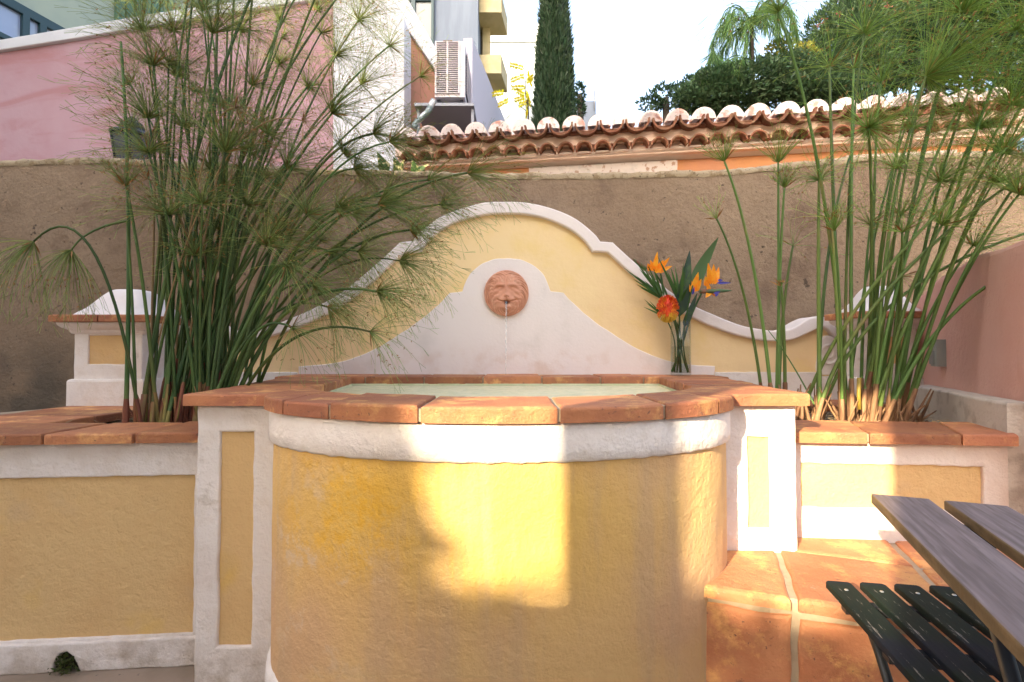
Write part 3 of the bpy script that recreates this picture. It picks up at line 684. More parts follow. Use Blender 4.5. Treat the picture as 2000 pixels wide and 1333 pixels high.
# scalloped mortar under the lower tiles: little plugs
bm = bmesh.new(); n = 10
c_ = [bm.verts.new((.066*math.cos(math.pi*k/n), 0, .056*math.sin(math.pi*k/n))) for k in range(n+1)]; bm.faces.new(c_); bmesh.ops.solidify(bm, geom=bm.faces[:], thickness=.03); bmesh.ops.recalc_face_normals(bm, faces=bm.faces[:])
me_q = bpy.data.meshes.new('plug2'); bm.to_mesh(me_q); bm.free(); me_q.materials.append(M_peach)
for k in range(nl): put('under_tile_plug', me_q, er, ea+ed*(k*pl2+.02)+Vector((0, 0, EZ-.312))-en*.160, ang)
# coved cornice
bm = bmesh.new(); pf = [(-.15, EZ-.290), (-.165, EZ-.312), (-.19, EZ-.322), (-.23, EZ-.331), (-.27, EZ-.342), (-.285, EZ-.356), (-.31, EZ-.356)]
rs = [[bm.verts.new(ea+ed*x+en*o+Vector((0, 0, z))) for o, z in pf] for x in (-.13, Lr)]
for k in range(len(pf)-1): bm.faces.new((rs[0][k], rs[1][k], rs[1][k+1], rs[0][k+1])).smooth = True
finish('cornice', bm, mat('light_peach_plaster', (.87, .74, .66), .85, [((.84, .68, .58), 3, .45, .65)], [(30, .3, .005)]), er, normals=False)
eslab('orange_wall', -.12, 0, Lr, EZ-.345, -.6, -.31, M_orange)
for (x0, x1, y) in ((1030, 1326, 327), (1625, 1862, 305)):
    q0 = P(x0, y, 4.75); q1 = P(x1, y, 4.6 if x0 < 1200 else 4.4)
    k0 = (q0-ea).dot(ed); k1 = (q1-ea).dot(ed)
    eslab('stone_lintel', k0, EZ-.95, k1, EYE+(1.785 if x0 < 1200 else 1.745), -.31, -.285, M_marble, step=.05, jit=.006)
# low pitched roof behind the eaves
slab('roof_deck', rect(0, .1, Lr, 3.0), EZ-.15, EZ-.12, M_tile, er, frame=(ed, -en, Vector((0, 0, 1))), org=ea, bevel=0)

# ------------------------------------------------------------------ pink house with sloping coping, white gable end
D6 = 6.0
ph = thing('stair_house', 'faded pink house wall with white sloping coping and bright white end wall', 'building', (-4, D6, 0))
q = lambda x, y: (P(x, y, D6).x, P(x, y, D6).z)
def qs(l, D=D6): return [(P(x, y, D).x, P(x, y, D).z) for x, y in l]
bm = bmesh.new(); prism(bm, qs([(-900, 900), (655, 900), (655, 2), (595, 8), (350, 46), (165, 78), (0, 104), (-300, 150), (-900, 240)]), 0, .3, frame=XZ, org=(0, D6+.3, 0), bevel=0); finish('pink_wall', bm, M_pinkfar, ph)
bm = bmesh.new(); prism(bm, qs([(-900, 240), (-300, 150), (0, 104), (165, 78), (350, 46), (595, 8), (655, 2), (655, -25), (490, 5), (315, 30), (130, 62), (0, 84), (-300, 128), (-900, 215)]), 0, .36, frame=XZ, org=(0, D6+.31, 0), bevel=.01); finish('white_coping', bm, M_whitefar, ph)
bm = bmesh.new(); prism(bm, qs([(656, 900), (793, 900), (793, 46), (765, -6), (740, -60), (656, -60)]), 0, .4, frame=XZ, org=(0, D6+.3, 0), bevel=.01); finish('white_end_wall', bm, M_whitefar, ph)
D7 = 6.6
bm = bmesh.new(); prism(bm, qs([(780, 900), (852, 900), (852, 150), (790, 40), (780, 30)], D7), 0, .2, frame=XZ, org=(0, D7+.2, 0), bevel=0); finish('orange_wall', bm, mat('salmon_plaster', (.52, .27, .19), .85, [((.46, .22, .15), 2, .4, .6)]), ph)
bm = bmesh.new(); prism(bm, qs([(760, -30), (778, -30), (862, 118), (862, 158), (792, 56), (760, 0)], D7), 0, .3, frame=XZ, org=(0, D7+.21, 0), bevel=.01); finish('white_sloping_band', bm, M_whitefar, ph)
# lantern
ld = 4.1
lt = thing('lantern', 'black lantern with curved hood peeping over the garden wall behind the left papyrus', 'lamp', (P(258, 300, ld).x, ld, EYE+1.2))
c = P(258, 308, ld); s = 1/1000*ld
bm = bmesh.new(); lathe(bm, [(30*s, -10*s), (37*s, 37*s), (40*s, 39*s), (40*s, 43*s), (30*s, 50*s), (24*s, 52*s), (24*s, 58*s), (19*s, 66*s), (10*s, 72*s), (10*s, 74*s), (5*s, 79*s), (0.5*s, 82*s)][2:], 6, c, smooth=False); finish('hood', bm, M_black, lt)
bm = bmesh.new()
for k in range(6):
    a = 2*math.pi*k/6; p0 = c+Vector((26*s*math.cos(a), 26*s*math.sin(a), -30*s)); p1 = c+Vector((37*s*math.cos(a), 37*s*math.sin(a), 40*s)); tube(bm, [p0, p1], 2.2*s, 4)
finish('frame', bm, M_black, lt)
bm = bmesh.new(); lathe(bm, [(24*s, -30*s), (35*s, 39*s)], 6, c, smooth=False); finish('glass', bm, mat('frosted_glass', (.09, .09, .11), .3), lt)
bm = bmesh.new(); tube(bm, [c+Vector((0, 0, -30*s)), Vector((c.x, c.y, 0))], 6*s, 10); finish('post', bm, M_black, lt)

# ------------------------------------------------------------------ green apartment block at far left, grey block with balconies, far pale block
gb = thing('apartment_building', 'pale green building with teal framed window and green shutter at the upper left', 'building', (-7, 9, 0))
w0 = Vector((-9.6, 7.6, 0)); w1 = Vector((-7.1, 17.0, 0)); e = (w1-w0).normalized(); fw = (e, Vector((0, 0, 1)), e.cross(Vector((0, 0, 1))))
Lw = (w1-w0).length
slab('wall', rect(-6, 0, Lw, 16), -.3, 0, M_green, gb, frame=fw, org=w0, bevel=0)
def on_wall(px, py):                    # where the ray of a pixel meets this wall
    r = P(px, py, 1)-Vector((0, 0, EYE)); n = fw[2]; t = (w0-Vector((0, 0, EYE))).dot(n)/r.dot(n); p = Vector((0, 0, EYE))+r*t
    return ((p-w0).dot(e), p.z)
a0 = on_wall(4, 60); a1 = on_wall(98, 60)
zt_ = on_wall(60, 24)[1]; zb_ = zt_-2.6; x0, x1 = on_wall(-60, 60)[0], on_wall(118, 60)[0]
nrm = -1
bm = bmesh.new()
hs_ = []; xa = [x0, (x0*.45+x1*.55), x1-.35, x1]
rows_ = [zt_-.12, zt_-.75, zt_-1.45, zt_-2.5]
for i in range(3):
    for j in range(3): hs_.append(rect(xa[i]+.06, rows_[j+1]+.05, xa[i+1]-.06, rows_[j]-.05))
prism(bm, rect(x0-.1, zb_, x1+.1, zt_), .0, .10, frame=fw, org=w0, holes=hs_, bevel=.01); wf = finish('window', bm, M_teal, gb)
for h in hs_:
    bm = bmesh.new(); prism(bm, h, .01, .03, frame=fw, org=w0, bevel=0); finish('pane', bm, M_glassblue, wf)
s0, s1 = on_wall(221, 20)[0], on_wall(335, 20)[0]
bm = bmesh.new()
nsl = 7
for k in range(nsl):
    bm = bmesh.new(); prism(bm, rect(s0+(s1-s0)*k/nsl+.02, 2, s0+(s1-s0)*(k+1)/nsl-.02, 15), 0, .12, frame=fw, org=w0, bevel=.02); finish('shutter_board', bm, M_greend, gb)

D12 = 21.0
gy = thing('apartment_building', 'grey blue block with teal window and stacked cream balconies behind the roof tiles', 'building', (-1.6, D12, 0))
X0, X1 = P(560, 0, D12).x, P(934, 0, D12).x
obox('wall', (X0, D12, 0, X1, D12+7, 26), M_grey, gy, bevel=0)
# window: frame posts and panes between x 780..850
wx = [P(x, 0, D12).x for x in (700, 742, 776, 808, 847)]
ztop = P(0, -260, D12).z; zlow = P(0, 170, D12).z; zmid = P(0, 5, D12).z
hs_ = [rect(wx[i]+.09, zlow+.08, wx[i+1]-.09, zmid) for i in range(4)]+[rect(wx[i]+.09, zmid+.22, wx[i+1]-.09, ztop-.1) for i in range(4)]
bm = bmesh.new(); prism(bm, rect(wx[0]-.03, zlow, wx[-1]+.03, ztop), 0, .12, frame=XZ, org=(0, D12, 0), holes=hs_, bevel=.01); wf = finish('window', bm, M_teal, gy)
mp_ = mat('curtained_pane', (.20, .22, .22), .25, spec=.6)
for h in hs_: bm = bmesh.new(); prism(bm, h, 0, .03, frame=XZ, org=(0, D12-.001, 0), bevel=0); finish('pane', bm, mp_, wf)
# balcony stack to the right of the grey wall
for k in range(-3, 4):
    zt2 = P(0, 107, 21.4).z+k*2.62; zb2 = zt2-.80
    pg = [(X1+.01, 21.4), (P(979, 0, 21.4).x, 21.4), (P(991, 0, 23).x, 23.0), (P(937, 0, 23).x, 23.0)]
    slab('balcony', pg, zb2, zt2, M_beige, gy, bevel=.01)
    slab('balcony_pillar', rect(P(943, 0, 22.4).x, 22.4, P(957, 0, 22.4).x, 22.9), zt2-2.615, zb2-.005, M_beige, gy, bevel=.005)
obox('rear_wall', (X1-.3, 23.05, 0, P(950, 0, 23.05).x, 27, 24), mat('brownish_render', (.30, .24, .17), .8), gy, bevel=0)
fb = thing('apartment_building', 'far pale flat-roofed block between the cream balconies and the cypress', 'building', (0, 40, 0))
D26 = 40
obox('wall', (P(940, 0, D26).x, D26, 0, P(1105, 0, D26).x, D26+8, P(0, 80, D26).z), M_far, fb, bevel=0)
obox('upper_storey', (P(940, 0, D26).x, D26+1.5, P(0, 80, D26).z, P(1090, 0, D26+1).x, D26+8, P(0, 46, D26+1.5).z), mat('far_white', (.36, .39, .41), .8), fb, bevel=0)
obox('parapet_coping', (P(940, 0, D26).x, D26-.12, P(0, 83, D26).z, P(1106, 0, D26).x, D26+.1, P(0, 76, D26).z), mat('far_coping', (.45, .45, .43), .8), fb, bevel=0)
fr_ = thing('far_house', 'sliver of a distant grey flat roof with a thin pole right of the cypress', 'building', (P(1150, 210, 20).x, 20, 0))
obox('wall', (P(1128, 0, 20).x, 20, 0, P(1163, 0, 20).x, 22, P(0, 198, 20).z), M_grey, fr_, bevel=0)
bm = bmesh.new(); tube(bm, [P(1161, 215, 19.9), P(1161, 178, 19.9)], .025, 5); finish('pole', bm, M_steel, fr_)

# ------------------------------------------------------------------ outdoor air conditioner
DA = 5.7
ac = thing('air_conditioner', 'pinkish white louvred air conditioner unit on a steel ledge above the tile eaves', 'air conditioner', P(885, 205, DA))
p0, p1 = P(849, 190, DA), P(908, 80, DA)
obox('casing', (p0.x, DA, p0.z, p1.x, DA+.75, p1.z), M_ac, ac, bevel=.012)
gx0, gx1 = P(853.5, 0, DA).x, P(895.5, 0, DA).x; gz1, gz0 = P(0, 84.5, DA).z, P(0, 183, DA).z
obox('grille_back', (gx0, DA-.004, gz0, gx1, DA-.001, gz1), M_acd, ac, bevel=0)
ns = 24
for k in range(ns+1):
    z = gz0+(gz1-gz0)*k/ns
    obox('louvre', (gx0-.004, DA-.022, z-.0025, gx1+.004, DA-.005, z+.0055), M_ac, ac, bevel=.002)
xm = (gx0+gx1)/2
for x_ in (gx0-.008, xm, gx1+.008): obox('grille_post', (x_-.009, DA-.026, gz0-.01, x_+.009, DA-.003, gz1+.01), M_ac, ac, bevel=.002)
obox('side_grille', (p1.x+.001, DA+.10, p0.z+.08, p1.x+.012, DA+.62, p1.z-.1), M_acd, ac, bevel=.002)
for k in range(16): obox('side_louvre', (p1.x+.012, DA+.10, p0.z+.09+k*.031, p1.x+.02, DA+.62, p0.z+.103+k*.031), M_ac, ac, bevel=.001)
obox('handle_recess', (P(866, 0, DA).x, DA-.006, P(0, 82, DA).z, P(884, 0, DA).x, DA-.001, P(0, 79.8, DA).z), M_tile, ac, bevel=0)
br = thing('steel_ledge', 'grey steel ledge carrying the air conditioner over the tile eaves', 'bracket', P(870, 212, DA))
obox('plate', (P(812, 0, DA).x, DA-.06, P(0, 212, DA).z, P(927, 0, DA).x, DA+.85, P(0, 206, DA).z), M_steel, br, bevel=.004)
obox('foot', (p0.x+.02, DA+.05, P(0, 206, DA).z, p0.x+.06, DA+.6, P(0, 191, DA).z), M_acd, br, bevel=.002)
obox('foot', (p1.x-.06, DA+.05, P(0, 206, DA).z, p1.x-.02, DA+.6, P(0, 191, DA).z), M_acd, br, bevel=.002)
obox('strut', (P(926, 0, DA).x-.03, DA+.0, P(0, 300, DA).z, P(926, 0, DA).x, DA+.04, P(0, 212, DA).z), M_steel, br, bevel=.002)
obox('strut', (P(815, 0, DA).x, DA+.0, P(0, 300, DA).z, P(815, 0, DA).x+.03, DA+.04, P(0, 212, DA).z), M_steel, br, bevel=.002)
bm = bmesh.new(); tube(bm, [P(x, y, 5.55) for x, y in catmull([(848, 196), (842, 206), (836, 218), (826, 228), (815, 238), (808, 250)], 5)], .035, 9)
tag(finish('insulated_pipe', bm, mat('silver_lagging', (.55, .56, .60), .3, [((.2, .25, .26), 12, .45, .55)], [(30, .8, .02)], metal=.6)), 'silver lagged pipe bending down from the air conditioner to the roof tiles', 'pipe')
ow = thing('boundary_wall', 'pale lilac sloping wall right of the air conditioner in front of the grey block', 'wall', (-.6, 6.4, 0))
a = P(908, 84, 6.35); 
bm = bmesh.new(); prism(bm, [(0, 0), (3.6, 0), (3.6, P(932, 180, 8.9).z), (0, P(912, 60, 6.4).z-.1)], 0, .12, frame=(Vector((.10, 1, 0)).normalized(), Vector((0, 0, 1)), Vector((1, -.10, 0)).normalized()), org=(P(908, 0, 6.4).x-.02, 6.4, 0), bevel=.01); finish('wall_slab', bm, mat('lilac_white', (.62, .58, .66), .8), ow)

# ------------------------------------------------------------------ foliage
def leaf(bm, p, d, l, w, n=None, mi=0, fold=0):
    s = d.cross(n if n else Vector((random.gauss(0, 1), random.gauss(0, 1), random.gauss(0, 1))))
    if s.length < 1e-4: s = Vector((1, 0, 0))
    s.normalize(); s *= w/2
    vs = [bm.verts.new(q) for q in (p, p+d*l*.45+s, p+d*l, p+d*l*.45-s)]
    bm.faces.new(vs).material_index = mi
def rdir(): 
    v = Vector((random.gauss(0, 1), random.gauss(0, 1), random.gauss(0, 1))); return v.normalized()
def blob(bm, c, rx, ry, rz, n, l, w, up=.3, mi=0, core=.55):
    for _ in range(n):
        d = rdir(); r = core+(1-core)*random.random()**.6; q = 1+.28*noise.noise(Vector(c)*.7+d*2.2)
        p = Vector(c)+Vector((d.x*rx, d.y*ry, d.z*rz))*r*q
        ld = (d*.7+rdir()*.8+Vector((0, 0, up))).normalized(); leaf(bm, p, ld, l*random.uniform(.6, 1.3), w, mi=mi)
# cypress
cy = thing('cypress_tree', 'tall narrow dark green cypress rising behind the roof tiles against the sky', 'tree', (P(1083, 0, 9).x, 9, 0))
DC = 9.0; bm = bmesh.new()
cxp = P(1083, 200, DC).x; zb = 1.0; zt_ = EYE+7.7
def cr_(z):
    t = (z-zb)/(zt_-zb); w = .46*min(1, (1-t)**.62*1.25)*min(1, .5+t*3)
    return w
for _ in range(34000):
    z = zb+(zt_-zb)*random.random()**.9; a = random.uniform(0, 6.283)
    cl = 1+.20*noise.noise(Vector((math.cos(a)*2.2, math.sin(a)*2.2, z*1.0)))+.12*noise.noise(Vector((math.cos(a)*5, math.sin(a)*5, z*4)))
    r = cr_(z)*cl*(.62+.38*random.random()**.5)
    p = Vector((cxp+r*math.cos(a), DC+r*math.sin(a), z)); d = (Vector((math.cos(a)*.35, math.sin(a)*.35, 1))+rdir()*.35).normalized()
    leaf(bm, p, d, random.uniform(.08, .17), .028)
finish('crown', bm, M_cyp, cy, normals=False)
bm = bmesh.new(); pts = [(cxp, DC, zb-.2+(zt_-.6-zb)*k/12) for k in range(13)]; tube(bm, pts, lambda t: max(.02, cr_(zb+(zt_-zb)*t*.93)*.70), 14); finish('inner_crown', bm, M_cyp, cy)
bm = bmesh.new(); tube(bm, [(cxp, DC, -.1), (cxp, DC, 2)], .12, 8); finish('trunk', bm, M_bark, cy)
def tree(name, label, cat, D, blobs, m, n, l, w, trunk=None, up=.3, flowers=None, group=None):
    x = P(blobs[0][0], blobs[0][1], D)
    t = thing(name, label, cat, (x.x, D, 0), group=group); bm = bmesh.new(); tot = sum(b[2]*b[3] for b in blobs)
    for (px, py, rx, ry) in blobs:
        c = P(px, py, D); blob(bm, c, rx*D/1000, rx*D/1000*.8, ry*D/1000, int(n*rx*ry/tot), l, w, up)
    finish('crown', bm, m, t, normals=False)
    if flowers:
        for (px, py) in flowers:
            bm = bmesh.new()
            for _ in range(9):
                leaf(bm, P(px+random.gauss(0, 3.5), py+random.gauss(0, 3), D-.45), rdir(), .035, .02)
            finish('flower_cluster', bm, M_flred, t, normals=False)
    bm = bmesh.new(); c = P(blobs[0][0], blobs[0][1], D)
    tube(bm, [(c.x, D, -.1), (c.x+.05, D, c.z*.5), (c.x, D, c.z)], lambda t: .11*(1-.6*t), 8)
    for (px, py, rx, ry) in blobs:
        q = P(px, py, D); tube(bm, [(c.x, D, max(.5, c.z*.45)), ((c.x+q.x)/2, D, (c.z*.5+q.z)/2), q], lambda t: .05*(1-.8*t), 5)
    finish('trunk', bm, M_bark, t); return t
tree('evergreen_tree', 'large dark evergreen tree filling the upper right corner behind the papyrus', 'tree', 8.0,
     [(1820, -20, 150, 90), (1700, 60, 90, 70), (1850, 60, 130, 90), (1960, 20, 120, 110), (1760, 110, 80, 60), (1700, 140, 70, 50), (1930, 140, 120, 60), (1800, 0, 110, 60), (2080, 80, 120, 140)], M_ltree, 26000, .15, .05)
tree('oleander_bush', 'airy oleander with small red flowers at the top left of the dark evergreen', 'bush', 7.4,
     [(1640, 90, 62, 50), (1690, 50, 55, 45), (1610, 60, 40, 36), (1740, 30, 50, 40), (1640, 20, 30, 24), (1600, 120, 60, 40), (1680, 120, 70, 45)], M_lmid, 9000, .11, .020, up=.6,
     flowers=[(1596, 50), (1640, 25), (1608, 40), (1700, 8), (1772, 5), (1735, 12)])
tree('hedge_bush', 'dense mid green bush just over the eaves left of the oleander', 'bush', 5.9,
     [(1480, 160, 70, 36), (1400, 172, 55, 36), (1550, 150, 60, 42), (1620, 160, 60, 42), (1350, 195, 34, 24), (1440, 190, 60, 30), (1560, 190, 90, 26), (1380, 200, 50, 26), (1620, 195, 90, 30)], leafm('hedge_leaf', (.045, .085, .035), .3), 15000, .07, .026)
tree('shrub', 'sparse low shrub at the left end of the green bushes against the white sky', 'bush', 6.8,
     [(1300, 192, 34, 22), (1270, 205, 22, 16), (1330, 180, 20, 16), (1345, 165, 14, 14)], M_ltree, 900, .07, .03)
tree('shrub', 'small sparse shrub at the right foot of the cypress', 'bush', 8.4,
     [(1133, 185, 9, 26), (1130, 215, 12, 20)], M_ltree, 420, .07, .03)
tree('shrub', 'yellowish flowering shrub between the weeping palm and the oleander', 'bush', 7.2, [(1530, 100, 32, 24), (1570, 115, 34, 20), (1510, 130, 34, 16)], leafm('gold_leaf', (.30, .30, .05), .5), 1400, .07, .03)
tree('climbing_bush', 'dark leafy bush spilling over the top of the pink side wall', 'bush', 3.35,
     [(1965, 420, 50, 50), (2010, 360, 50, 60), (1935, 460, 30, 20), (2060, 430, 60, 60)], M_ltree, 5200, .07, .016, up=.1)
def palm(label, px, py, D, n, L_, droop, seed, m=M_lpalm):
    random.seed(seed); c = P(px, py, D); t = thing('palm_tree', label, 'tree', (c.x, D, 0))
    for k in range(n):
        a = 6.283*k/n+random.uniform(-.3, .3); el = random.uniform(.2, 1.25); bm = bmesh.new()
        d = Vector((math.cos(a)*math.cos(el), math.sin(a)*math.cos(el), math.sin(el))); p = Vector(c); pts = [p.copy()]; 
        for j in range(12):
            d = (d+Vector((0, 0, -droop*(j/12+.15)))).normalized(); p = p+d*L_/12; pts.append(p.copy())
        tube(bm, pts, lambda t: .012*(1-t)+.002, 4)
        for j in range(1, 12):
            for s in range(5):
                q = pts[j].lerp(pts[min(12, j+1)], (s+random.random())/5); td = (pts[min(12, j+1)]-pts[j-1]).normalized(); sd_ = td.cross(Vector((0, 0, 1)))
                for sg in (-1, 1):
                    dd = (sd_*sg*.35+td*.35+rdir()*.38+Vector((0, 0, -.9))).normalized(); leaf(bm, q, dd, .34*math.sin(math.pi*min(1, (j+.5)/13))**.6, .009)
        finish('frond', bm, m, t, normals=False)
    bm = bmesh.new(); tube(bm, [(c.x, D, -.1), (c.x+.06, D, c.z*.5), c], .022, 8); finish('trunk', bm, M_bark, t); random.seed(seed+50)
palm('feathery weeping palm with bright green drooping fronds against the pale sky', 1468, 50, 7.0, 22, .95, .75, 11)
palm('smaller low palm with arching fronds just above the eaves left of the weeping palm', 1398, 148, 6.05, 13, .46, .35, 12)
# yellow-leaved sapling
yt = thing('sapling', 'slender sapling with glowing yellow compound leaves left of the cypress', 'tree', (P(1028, 240, 5.6).x, 5.6, 0))
bm = bmesh.new(); tr_ = [P(x, y, 5.6) for x, y in catmull([(1034, 900), (1032, 240), (1030, 215), (1026, 180), (1027, 150), (1024, 132)], 6)]
tube(bm, tr_, lambda t: .008*(1-t*.7)+.001, 5); tube(bm, [P(x, y, 5.6) for x, y in catmull([(1028, 217), (1012, 205), (998, 190), (985, 180)], 5)], .003, 5); finish('stem', bm, M_bark, yt)
for (a, b) in (((1024, 134), (996, 126)), ((1025, 148), (998, 158)), ((1030, 142), (1038, 165)), ((1027, 172), (1000, 172)), ((1027, 180), (1036, 205)), ((1026, 190), (1006, 196)), ((985, 181), (962, 184)), ((994, 196), (974, 206)), ((1030, 210), (1028, 232)), ((1012, 206), (1030, 200)), ((1028, 160), (1040, 150)), ((1025, 186), (1010, 178))):
    bm = bmesh.new(); A, B = P(*a, 5.6), P(*b, 5.6); tube(bm, [A, B], .0015, 3)
    for j in range(13):
        q = A.lerp(B, (j+1)/13.5)
        for sg in (-1, 1):
            leaf(bm, q, ((B-A).normalized()*.3+Vector((random.uniform(-.2, .2), random.uniform(-.6, .6), sg*.9))).normalized(), .040, .020, n=Vector((random.uniform(-.5, .5), 1, 0)))
    finish('leaf_spray', bm, M_lyel, yt, normals=False)
vt = thing('variegated_plant', 'small plant with cream edged leaves peeping over the garden wall below the white end wall', 'plant', P(770, 330, 3.6))
for (bx_, by_, tx, ty, w) in ((760, 345, 736, 296, .045), (770, 345, 790, 312, .035), (800, 345, 838, 320, .03), (815, 345, 805, 310, .035), (785, 345, 768, 306, .04), (760, 350, 778, 330, .03), (830, 345, 812, 322, .03)):
    bm = bmesh.new(); A, B = P(bx_, by_, 3.6), P(tx, ty, 3.55); d = (B-A); s_ = d.normalized().cross(Vector((0, -1, .2))).normalized()*w
    v = [bm.verts.new(q) for q in (A, A+d*.4+s_, A+d*.4+Vector((0, -.008, 0)), A+d*.4-s_, B)]
    bm.faces.new((v[0], v[1], v[2])); bm.faces.new((v[0], v[2], v[3])); bm.faces.new((v[1], v[4], v[2])); bm.faces.new((v[2], v[4], v[3]))
    finish('leaf', bm, mat('variegated_leaf', (.05, .10, .03), .4, [((.55, .5, .25), 30, .52, .6)], trans=.2), vt, normals=False)

# ------------------------------------------------------------------ papyrus
def umbel(bm, c, d, n, L_, spread, droop, side=None):
    d = d.normalized(); a0 = d.cross(Vector((0, 0, 1)))
    if a0.length < .1: a0 = Vector((1, 0, 0))
    a0.normalize(); b0 = d.cross(a0)
    for i in range(4):                   # bracts
        a = random.uniform(0, 6.28); q = (d*.6+(a0*math.cos(a)+b0*math.sin(a))).normalized(); leaf(bm, c, q, random.uniform(.04, .09), .006, mi=1)
    for i in range(n):
        a = random.uniform(0, 6.283); th = spread*random.random()**.6; l = L_*random.uniform(.65, 1.1)
        q = (d*math.cos(th)+(a0*math.cos(a)+b0*math.sin(a))*math.sin(th)).normalized()
        p = Vector(c); pts = [p.copy()]; g_ = droop*random.uniform(.6, 1.4); bend = rdir()*.09; ns_ = 5
        for j in range(ns_):
            q = (q+Vector((0, 0, -g_*(.3+j/ns_)))+bend+rdir()*.05).normalized(); p = p+q*l/ns_; pts.append(p.copy())
        tube(bm, pts, lambda t: .00092*(1-t*.5), 3, cap=False)
        if random.random() < .55:
            k = pts[3].lerp(pts[4], random.random())
            for _ in range(2): leaf(bm, k, (q+rdir()*.8).normalized(), .013, .0035, mi=1)
        if random.random() < .6:
            for _ in range(2):
                e_ = (q+rdir()*.5).normalized(); tube(bm, [pts[-1], pts[-1]+e_*l*.16], .0006, 3, cap=False)
def papyrus(t, base, head, ctrl, r=.0075, ray=None, nr=110, L_=.24, spread=1.5, droop=.16, mats=None, seg=16, sheath=.14, bare=False, hd=None):
    ms, mr_, msh = mats
    B0, C1, C2, H = Vector(base), None, None, Vector(head)
    C1 = B0+(Vector(ctrl)-B0)*.66; C2 = H+(Vector(ctrl)-H)*.66
    pts = []
    for k in range(seg+1):
        u = k/seg; pts.append(B0*(1-u)**3+C1*3*u*(1-u)**2+C2*3*u*u*(1-u)+H*u**3)
    bm = bmesh.new(); tube(bm, pts, lambda t: r*(1-.45*t), 6); so = finish('stem', bm, ms, t, normals=False)
    if sheath:
        bm = bmesh.new(); k = 0; q = [pts[0]]; acc = 0
        while k < seg and acc < sheath:
            step_ = (pts[k+1]-pts[k]).length
            if acc+step_ > sheath: q.append(pts[k].lerp(pts[k+1], (sheath-acc)/step_)); break
            acc += step_; q.append(pts[k+1]); k += 1
        if len(q) < 3: q = [q[0], q[0].lerp(q[-1], .5), q[-1]]
        tube(bm, q, lambda t: (r*1.5)*(1-t*.28) if t < .95 else r*.9, 6, cap=False); finish('sheath', bm, msh, so, normals=False)
    if not bare:
        bm = bmesh.new(); umbel(bm, H, hd or (pts[-1]-pts[-3]), nr, L_, spread, droop); finish('umbel', bm, [mr_, M_spike], so, normals=False)
    return so
ML = (M_stem, M_ray, M_sheath); MR = (M_stemr, M_rayr, M_sheathb)
pc = thing('papyrus_plant', 'large papyrus clump with dozens of dark green stems fanning from the left planter', 'plant', (-1.25, 1.98, PZ-.03))
random.seed(21)
def basel(): 
    return Vector((random.uniform(-1.40, -1.12), random.uniform(1.86, 2.12), PZ-.05))
# (head px, py, depth, stem-control px, py, kwargs)
HL = [(300, 128, 1.95, {}), (345, 150, 2.1, {}), (290, 232, 1.85, dict(nr=130)), (362, 250, 2.1, {}), (395, 20, 1.9, {}), (415, 66, 1.8, {}), (370, -20, 2.0, {}), (460, -60, 2.0, {}), (500, -90, 2.1, {}),
      (545, 125, 2.55, dict(nr=150)), (492, 168, 2.0, {}), (655, 108, 2.6, dict(nr=150)), (648, 222, 2.0, {}), (522, 262, 1.95, {}), (440, 298, 1.8, {}), (410, 330, 2.05, {}), (290, 298, 1.8, {}), (246, 364, 1.75, dict(L_=.11, nr=70, droop=.03, spread=.9)),
      (585, -20, 2.1, {}), (620, 20, 2.6, {}), (545, 40, 2.5, {}), (700, 40, 2.6, {}), (705, 165, 2.65, {}), (480, 400, 2.0, {}), (330, 420, 1.85, {}), (380, 500, 1.9, dict(L_=.16)), (560, 330, 2.1, {}), (600, 420, 1.9, {}), (520, 480, 1.8, dict(L_=.16)),
      (440, 210, 2.2, {}), (340, 60, 2.2, {}), (470, 60, 2.3, {}), (280, 60, 2.1, {}), (490, 300, 2.2, {}), (395, 400, 1.75, dict(L_=.16)), (670, 300, 2.1, {}), (430, 450, 2.1, dict(L_=.15)), (640, -60, 1.9, {}), (540, -110, 2.0, {}), (430, -120, 2.1, {}), (680, -30, 2.2, {}), (600, 170, 2.6, {}), (760, 90, 2.6, dict(nr=70)), (820, 150, 2.6, dict(nr=60, L_=.2))]
for (x, y, D, k) in HL:
    b = basel(); h = P(x, y, D)
    c = Vector((b.x*.72+h.x*.28, b.y*.6+h.y*.4, b.z+(h.z-b.z)*.62))
    kw = dict(r=random.uniform(.0052, .0088), nr=random.choice([90, 110, 125]), L_=random.uniform(.21, .31), droop=random.uniform(.06, .22), spread=random.uniform(1.1, 1.7), sheath=random.uniform(.08, .2), mats=ML); kw.update(k)
    papyrus(pc, b, h, c, **kw)
# stems arching out to the right
AR = [(760, 278, 2.0), (728, 262, 2.05), (912, 338, 1.9), (835, 352, 2.0), (748, 382, 2.05), (738, 400, 1.9), (700, 492, 1.95), (735, 570, 1.85), (722, 648, 1.75), (655, 410, 1.9), (690, 330, 2.1), (640, 490, 2.0), (800, 450, 2.0), (610, 560, 1.9), (860, 400, 2.05), (560, 520, 1.8), (780, 510, 2.05), (690, 420, 2.15), (570, 640, 1.75), (640, 600, 2.0)]
for i, (x, y, D) in enumerate(AR):
    b = Vector((random.uniform(-1.22, -1.06), random.uniform(1.84, 2.1), PZ-.05)); h = P(x, y, D)
    c = Vector((b.x*.62+h.x*.38, b.y*.5+h.y*.5, max(b.z+.25, b.z+(h.z-b.z)*.95+(.12 if y > 450 else .0))))
    papyrus(pc, b, h, c, r=random.uniform(.0055, .0085), nr=random.choice([80, 105]) if y < 640 else 34, L_=random.uniform(.18, .27), droop=random.uniform(.12, .26), spread=random.uniform(.9, 1.3), sheath=.1, mats=ML)
M_dead = mat('dead_papyrus', (.30, .20, .10), .8, rnd=.25)
MD = (M_dead, M_dead, M_sheath)
